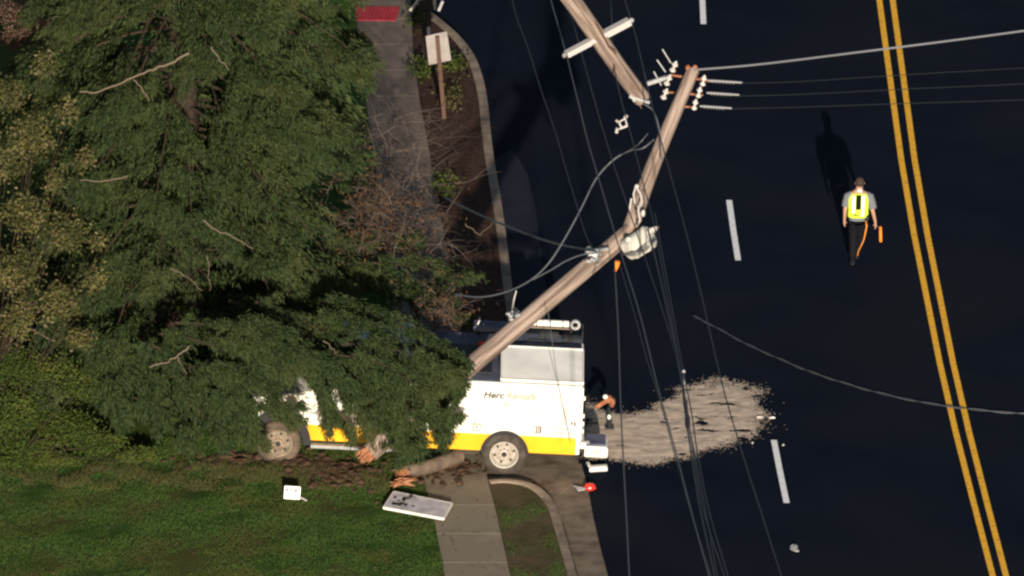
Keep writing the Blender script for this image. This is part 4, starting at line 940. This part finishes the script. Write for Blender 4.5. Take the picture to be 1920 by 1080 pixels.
# ================================================================ SIGNS AND DEBRIS
b0 = at(833, 222, .13)
sg = empty('road_sign', b0); tag(sg, 'blank back of a pale road sign on a brown post in the mulch bed', 'road sign')
def relto(px, py, Y, o): return atY(px, py, Y)-o
MB().beam((0, 0, 0), relto(820, 68, b0.y-.02, b0), .075, .07, upv=(0, 1, 0)).build('post', M['post_wood'], sg)
cs = [relto(a, b, b0.y+.04, b0) for a, b in ((798, 68), (838, 59), (846, 113), (804, 122))]
m_ = MB(); m_.add([c for c in cs]+[c+Vector((0, .02, 0)) for c in cs], [(0, 1, 2, 3), (7, 6, 5, 4), (0, 4, 5, 1), (1, 5, 6, 2), (2, 6, 7, 3), (3, 7, 4, 0)]); m_.build('panel', M['sign_back'], sg)
MB().beam(relto(800, 75, b0.y+.05, b0)+Vector((0, -.03, 0)), relto(800, 76, b0.y+.05, b0)+Vector((.3, -.03, .06)), .01, .01).build('bracket', M['galv'], sg)
b1 = at(803, 66, .13)
dp = empty('signal_post', b1); tag(dp, 'dark post with pale brackets beside the kerb at the top edge', 'post')
MB().tube([(0, 0, 0), (0, 0, .1), (-.02, 0, .9), (-.03, 0, 3.2)], [.11, .06, .055, .05], 10).build('shaft', M['black'], dp, smooth=True)
MB().box((-.02, 0, .72), (.34, .24, .35), bev=.03).build('housing', M['black'], dp)
MB().beam((-.35, -.1, .55), (-.2, -.1, .75), .05, .05).beam((.2, -.1, .55), (.28, -.1, .75), .06, .05).build('bracket', M['galv'], dp)
# fallen printed panel on the lawn
cc = [(738, 921), (848, 943), (832, 971), (719, 950)]
zb = [.27, .25, .25, .27]
C4 = [at(a, b, z) for (a, b), z in zip(cc, zb)]; o4 = C4[3]; L4 = [c-o4 for c in C4]; th = Vector((0, 0, .04))
fp = empty('fallen_panel', o4); tag(fp, 'large pale flat panel with a white edge lying on the lawn beside the pavement', 'panel')
m_ = MB(); m_.add(L4+[c-th for c in L4], [(3, 2, 1, 0), (4, 5, 6, 7), (0, 1, 5, 4), (1, 2, 6, 5), (2, 3, 7, 6), (3, 0, 4, 7)]); m_.build('board', M['panel_print'], fp)
m_ = MB(); m_.beam(L4[3]-th*.5, L4[2]-th*.5, .03, .05); m_.beam(L4[2]-th*.5, L4[1]-th*.5, .018, .045); m_.beam(L4[1]-th*.5, L4[0]-th*.5, .018, .045); m_.beam(L4[0]-th*.5, L4[3]-th*.5, .018, .045); m_.build('frame', M['truck_white'], fp)
m_ = MB()
def on(u, v, h=.004): return L4[3].lerp(L4[2], u).lerp(L4[0].lerp(L4[1], u), v)+Vector((0, 0, h))
rs = random.Random(4)
for i in range(16):
    u = rs.uniform(.06, .22) if i < 9 else rs.uniform(.2, .42); v = rs.uniform(.15, .85); du = rs.uniform(.03, .07); dv_ = rs.uniform(.06, .16)
    m_.add([on(u, v, .004+i*.0006), on(u+du, v+rs.uniform(-.05, .05), .004+i*.0006), on(u+du, v+dv_, .004+i*.0006), on(u+rs.uniform(-.02, .02), v+dv_, .004+i*.0006)], [(0, 1, 2, 3)], 0 if i < 9 else 1)
m_.build('printed_marks', [M['text_dark'], M['turf']], fp)
# small yard sign
b2 = at(548, 938, hl(-4.1, -10.5)); ys = empty('yard_sign', b2, (0, 0, 0)); tag(ys, 'small white sign with red marks knocked over on the lawn below the front wheel', 'sign')
Mr = Matrix.Rotation(R(-18), 3, 'X') @ Matrix.Rotation(R(4), 3, 'Y')
MB().box((0, 0, .15), (.29, .05, .24), M=Mr, bev=.008).build('panel', M['truck_white'], ys)
m_ = MB()
for (x, z, a, b) in ((-.10, .20, .06, .05), (-.02, .21, .05, .035), (.06, .19, .07, .06), (-.06, .225, .12, .02), (-.03, .17, .03, .04)):
    m_.box(Vector((x, 0, .15))+Mr @ Vector((0, -.028, z-.15)), (a, .006, b), M=Mr)
m_.build('red_marks', mat('red_faded', (.6, .16, .17), .6), ys)
MB().tube([(.12, -.04, .09), (.27, -.10, .03)], .014, 6).build('stake', M['insul'], ys)
# bits behind the truck
vb = at(1143, 803, .02); vs_ = empty('broken_fitting', vb); tag(vs_, 'rust-red and white broken fitting on a short black stand in the sand behind the truck', 'debris')
MB().tube([(0, 0, 0), (.01, 0, .15), (-.02, 0, .42)], [.05, .035, .03], 8).box((0, 0, .02), (.16, .14, .04)).build('stand', M['black'], vs_)
MB().beam((-.26, 0, .42), (-.05, 0, .56), .07, .07).ell((-.02, 0, .58), (.09, .08, .07), n=10, m=6, jit=.12).ell((.05, .02, .50), (.05, .05, .09), n=8, m=6, jit=.1).build('head', M['rust'], vs_)
MB().ell((-.08, -.03, .64), (.05, .05, .045), n=8, m=6).build('cap', M['truck_white'], vs_, smooth=True)
MB().ell((-.01, -.04, .24), (.035, .03, .05), n=8, m=6).build('knob', M['truck_white'], vs_, smooth=True)
def bit(name, px, py, z, fn, m, label, cat): o = fn(MB()).build(name, m, None); o.location = at(px, py, z); return tag(o, label, cat)
bit('bumper_piece', 1122, 878, .07, lambda b: b.box((0, 0, 0), (.33, .14, .10), M=Matrix.Rotation(R(-4), 3, 'Y'), bev=.02).beam((-.16, .05, .02), (-.2, .2, .03), .05, .03), M['truck_white'], 'white broken bumper piece on the ground behind the rear wheel', 'debris')
bit('tail_light', 1106, 913, .07, lambda b: b.ell((0, 0, 0), (.11, .10, .075), n=14, m=8).box((.05, -.03, 0), (.12, .12, .05), bev=.02), M['red'], 'broken red tail light lying at the edge of the gutter', 'debris')
bit('lamp_shell', 1088, 917, .05, lambda b: b.box((0, 0, 0), (.14, .12, .04), M=Matrix.Rotation(R(20), 3, 'Z'), bev=.01).tube([(-.12, .1, .02), (-.02, 0, .03), (.1, -.05, .03)], .014, 6), M['galv'], 'small grey broken lamp shell left of the red tail light', 'debris')
bit('plastic_scrap', 1489, 1027, .03, lambda b: b.ell((0, 0, 0), (.07, .12, .05), n=9, m=5, jit=.2).box((.05, -.1, -.01), (.07, .08, .02)), M['galv'], 'pale crumpled scrap on the road near the bottom edge', 'debris')
for i, (px, py, lb) in enumerate([(1411, 830, 'tiny white fragment just below the right end of the sand'), (1469, 834, 'tiny white fragment above the lowest lane dash'), (1448, 783, 'thin pale scrap at the right tip of the sand'), (1424, 782, 'flat pale scrap on the right tip of the sand')]):
    bit('fragment', px, py, .03, lambda b: b.ell((0, 0, 0), (.022 if i < 2 else .07, .03, .02), n=7, m=4, jit=.3), M['insul'], lb, 'debris')

# ================================================================ PERSON
F = at(1603, 497, 0); per = empty('person', F); tag(per, 'person in a lime safety vest and dark trousers walking away up the road', 'person')
def skin(name, V, E, rad, m, parent, root=0, sub=2):
    me = bpy.data.meshes.new(name); me.from_pydata(V, E, []); me.materials.append(m)
    o = bpy.data.objects.new(name, me); col.objects.link(o); o.parent = parent
    s = o.modifiers.new('skin', 'SKIN'); s.use_smooth_shade = True
    if not me.skin_vertices: 
        bpy.context.view_layer.objects.active = o
        try: bpy.ops.mesh.customdata_skin_add()
        except Exception: pass
    for i, r in enumerate(rad):
        sv = me.skin_vertices[0].data[i]; sv.radius = r if hasattr(r, '__len__') else (r, r); sv.use_root = (i == root)
    o.modifiers.new('sub', 'SUBSURF').levels = sub; o.modifiers['sub'].render_levels = sub
    return o
V = [(.05, 0, .95), (.055, .01, 1.12), (.06, .01, 1.32), (.07, .02, 1.45), (.075, .03, 1.53), (.08, .05, 1.60), (.082, .06, 1.68),      # 0-6 spine, head
     (-.12, .01, 1.42), (-.19, -.02, 1.15), (-.20, .03, .93), (-.205, .045, .86),                                            # 7-10 left arm
     (.245, .01, 1.41), (.32, -.03, 1.14), (.375, .03, .88), (.385, .045, .81)]                                               # 11-14 right arm
E = [(0, 1), (1, 2), (2, 3), (3, 4), (4, 5), (5, 6), (3, 7), (7, 8), (8, 9), (9, 10), (3, 11), (11, 12), (12, 13), (13, 14)]
rad = [(.14, .10), (.135, .10), (.15, .105), (.10, .08), .052, .075, .075, .055, .042, .028, (.035, .02), .055, .042, .028, (.035, .02)]
for hb, base, sgn in ((10, (-.205, .045, .86), 1), (14, (.385, .045, .81), -1)):
    for k, (dx, dy, L) in enumerate([(.0, -.03, .085), (.0, -.01, .095), (.0, .01, .09), (.0, .03, .07)]):
        i = len(V); V += [(base[0]+dx, base[1]+dy, base[2]-.05), (base[0]+dx+sgn*.02, base[1]+dy+.008, base[2]-.05-L*.5)]; E += [(hb, i), (i, i+1)]; rad += [.009, .008]
    i = len(V); V += [(base[0]+sgn*.03, base[1]+.03, base[2]-.02), (base[0]+sgn*.045, base[1]+.045, base[2]-.05)]; E += [(hb, i), (i, i+1)]; rad += [.011, .009]
skin('body', V, E, rad, M['skin'], per)
# face, ears
fc = MB(); fc.ell((.082, .135, 1.64), (.014, .022, .02), n=8, m=6); fc.ell((.00, .055, 1.64), (.012, .018, .028), n=8, m=6).ell((.164, .055, 1.64), (.012, .018, .028), n=8, m=6)
fc.build('ears_and_nose', M['skin'], per, smooth=True)
MB().ell((.082, .035, 1.665), (.088, .098, .098), n=16, m=12).build('hair', M['hair'], per, smooth=True)
# shirt sleeves
def loft(rings, n=24):
    mb = MB(); vs = []
    for (cx, cy, cz, rx, ry) in rings:
        for k in range(n):
            t = 2*math.pi*k/n; c, s = math.cos(t), math.sin(t)
            vs.append((cx+rx*math.copysign(abs(c)**.85, c), cy+ry*math.copysign(abs(s)**.85, s), cz))
    fs = [(i*n+k, i*n+(k+1) % n, (i+1)*n+(k+1) % n, (i+1)*n+k) for i in range(len(rings)-1) for k in range(n)]
    mb.add(vs, fs); return mb, n
m_, _ = loft([(.05, 0, .93, .17, .12), (.055, .01, 1.1, .16, .115), (.06, .01, 1.3, .185, .125), (.065, .015, 1.42, .175, .105), (.07, .02, 1.48, .09, .075), (.073, .025, 1.51, .06, .06)])
m_.tube([(-.07, .01, 1.44), (-.14, .005, 1.40), (-.175, -.01, 1.28), (-.19, -.02, 1.20)], [.06, .078, .072, .068], 12); m_.tube([(.2, .01, 1.43), (.265, .005, 1.39), (.31, -.015, 1.25), (.33, -.03, 1.16)], [.06, .085, .082, .078], 12)
m_.build('shirt', M['grey_shirt'], per, smooth=True)
rings = [(.05, 0, 1.0, .188, .138), (.052, 0, 1.06, .183, .135), (.055, .005, 1.14, .178, .132), (.058, .01, 1.24, .19, .137), (.06, .01, 1.34, .198, .138), (.064, .012, 1.42, .175, .122), (.068, .015, 1.47, .115, .095)]
rings = [(a, b, c, d*1.07, e*1.04) for a, b, c, d, e in rings]; vm, n = loft(rings, 40)
vest = vm.build('safety_vest', [M['lime'], M['navy'], M['reflect']], per, smooth=True)
def vest_patch(name, x0_, x1_, z0_, z1_, m, lift=.010):
    mb = MB(); zs = [a[2] for a in rings]; vs = []; nz_, nx_ = 12, 5
    for i in range(nz_+1):
        z = z0_+(z1_-z0_)*i/nz_; cx, cy, rx, ry = [float(np.interp(z, zs, [a[k] for a in rings])) for k in (0, 1, 3, 4)]
        for q in range(nx_+1):
            x = x0_+(x1_-x0_)*q/nx_; c = min(.98, abs(x/rx))**(1/.85); vs.append((cx+x, cy-ry*(1-c*c)**.425-lift, z))
    mb.add(vs, [(i*(nx_+1)+q, i*(nx_+1)+q+1, (i+1)*(nx_+1)+q+1, (i+1)*(nx_+1)+q) for i in range(nz_) for q in range(nx_)])
    return mb.build(name, m, vest, smooth=True)
vest_patch('back_panel', -.052, .048, 1.17, 1.455, M['navy'])
vest_patch('reflective_strip', -.118, -.066, 1.10, 1.44, M['reflect']); vest_patch('reflective_strip', .062, .112, 1.04, 1.44, M['reflect'])
vest_patch('emblem', -.085, -.02, 1.055, 1.085, M['navy'])
sv = vest.modifiers.new('solid', 'SOLIDIFY'); sv.thickness = .008
# trousers
V = [(.05, 0, .96), (-.03, .0, .86), (-.035, .06, .50), (-.045, -.03, .12), (.13, .0, .86), (.11, .13, .50), (.03, .26, .13)]
E = [(0, 1), (1, 2), (2, 3), (0, 4), (4, 5), (5, 6)]; rad = [(.155, .115), (.105, .11), .082, .062, (.105, .11), .082, .062]
skin('trousers', V, E, rad, M['navy'], per)
m_ = MB(); m_.ell((-.045, .03, .045), (.05, .14, .045), n=12, m=8).ell((.03, .33, .055), (.05, .14, .045), n=12, m=8); m_.build('shoes', M['black'], per, smooth=True)
m_ = MB()
SP = [(.20, -.10, .93), (.215, -.085, .82), (.19, -.03, .66), (.165, .035, .50), (.115, .08, .36), (.07, .14, .24), (.05, .19, .12)]
for i in range(len(SP)-1): m_.beam(SP[i], SP[i+1], .022-.002*i, .018, upv=(0, 1, 0))
m_.build('orange_stripe', M['amber'], per)
m_ = MB(); m_.ell((.215, -.06, .98), (.05, .06, .07), n=10, m=8).box((.055, -.145, 1.06), (.03, .01, .03)).build('belt_pouch', M['black'], per, smooth=True)
MB().tube([(.075, -.06, 1.50), (.08, -.04, 1.54)], [.04, .045], 12).build('collar', M['reflect'], per, smooth=True)
wd = empty('traffic_wand', F+Vector((.40, .06, .76))); tag(wd, 'short orange traffic wand held in the right hand of the walking person', 'traffic wand')
MB().tube([(-.005, 0, .02), (.05, -.02, -.02), (.06, -.03, -.06)], .017, 8).build('handle', M['black'], wd, smooth=True)
MB().tube([(.075, -.02, -.0), (.078, -.02, -.15), (.082, -.02, -.30)], [.022, .03, .026], 12).build('baton', M['orange'], wd, smooth=True)
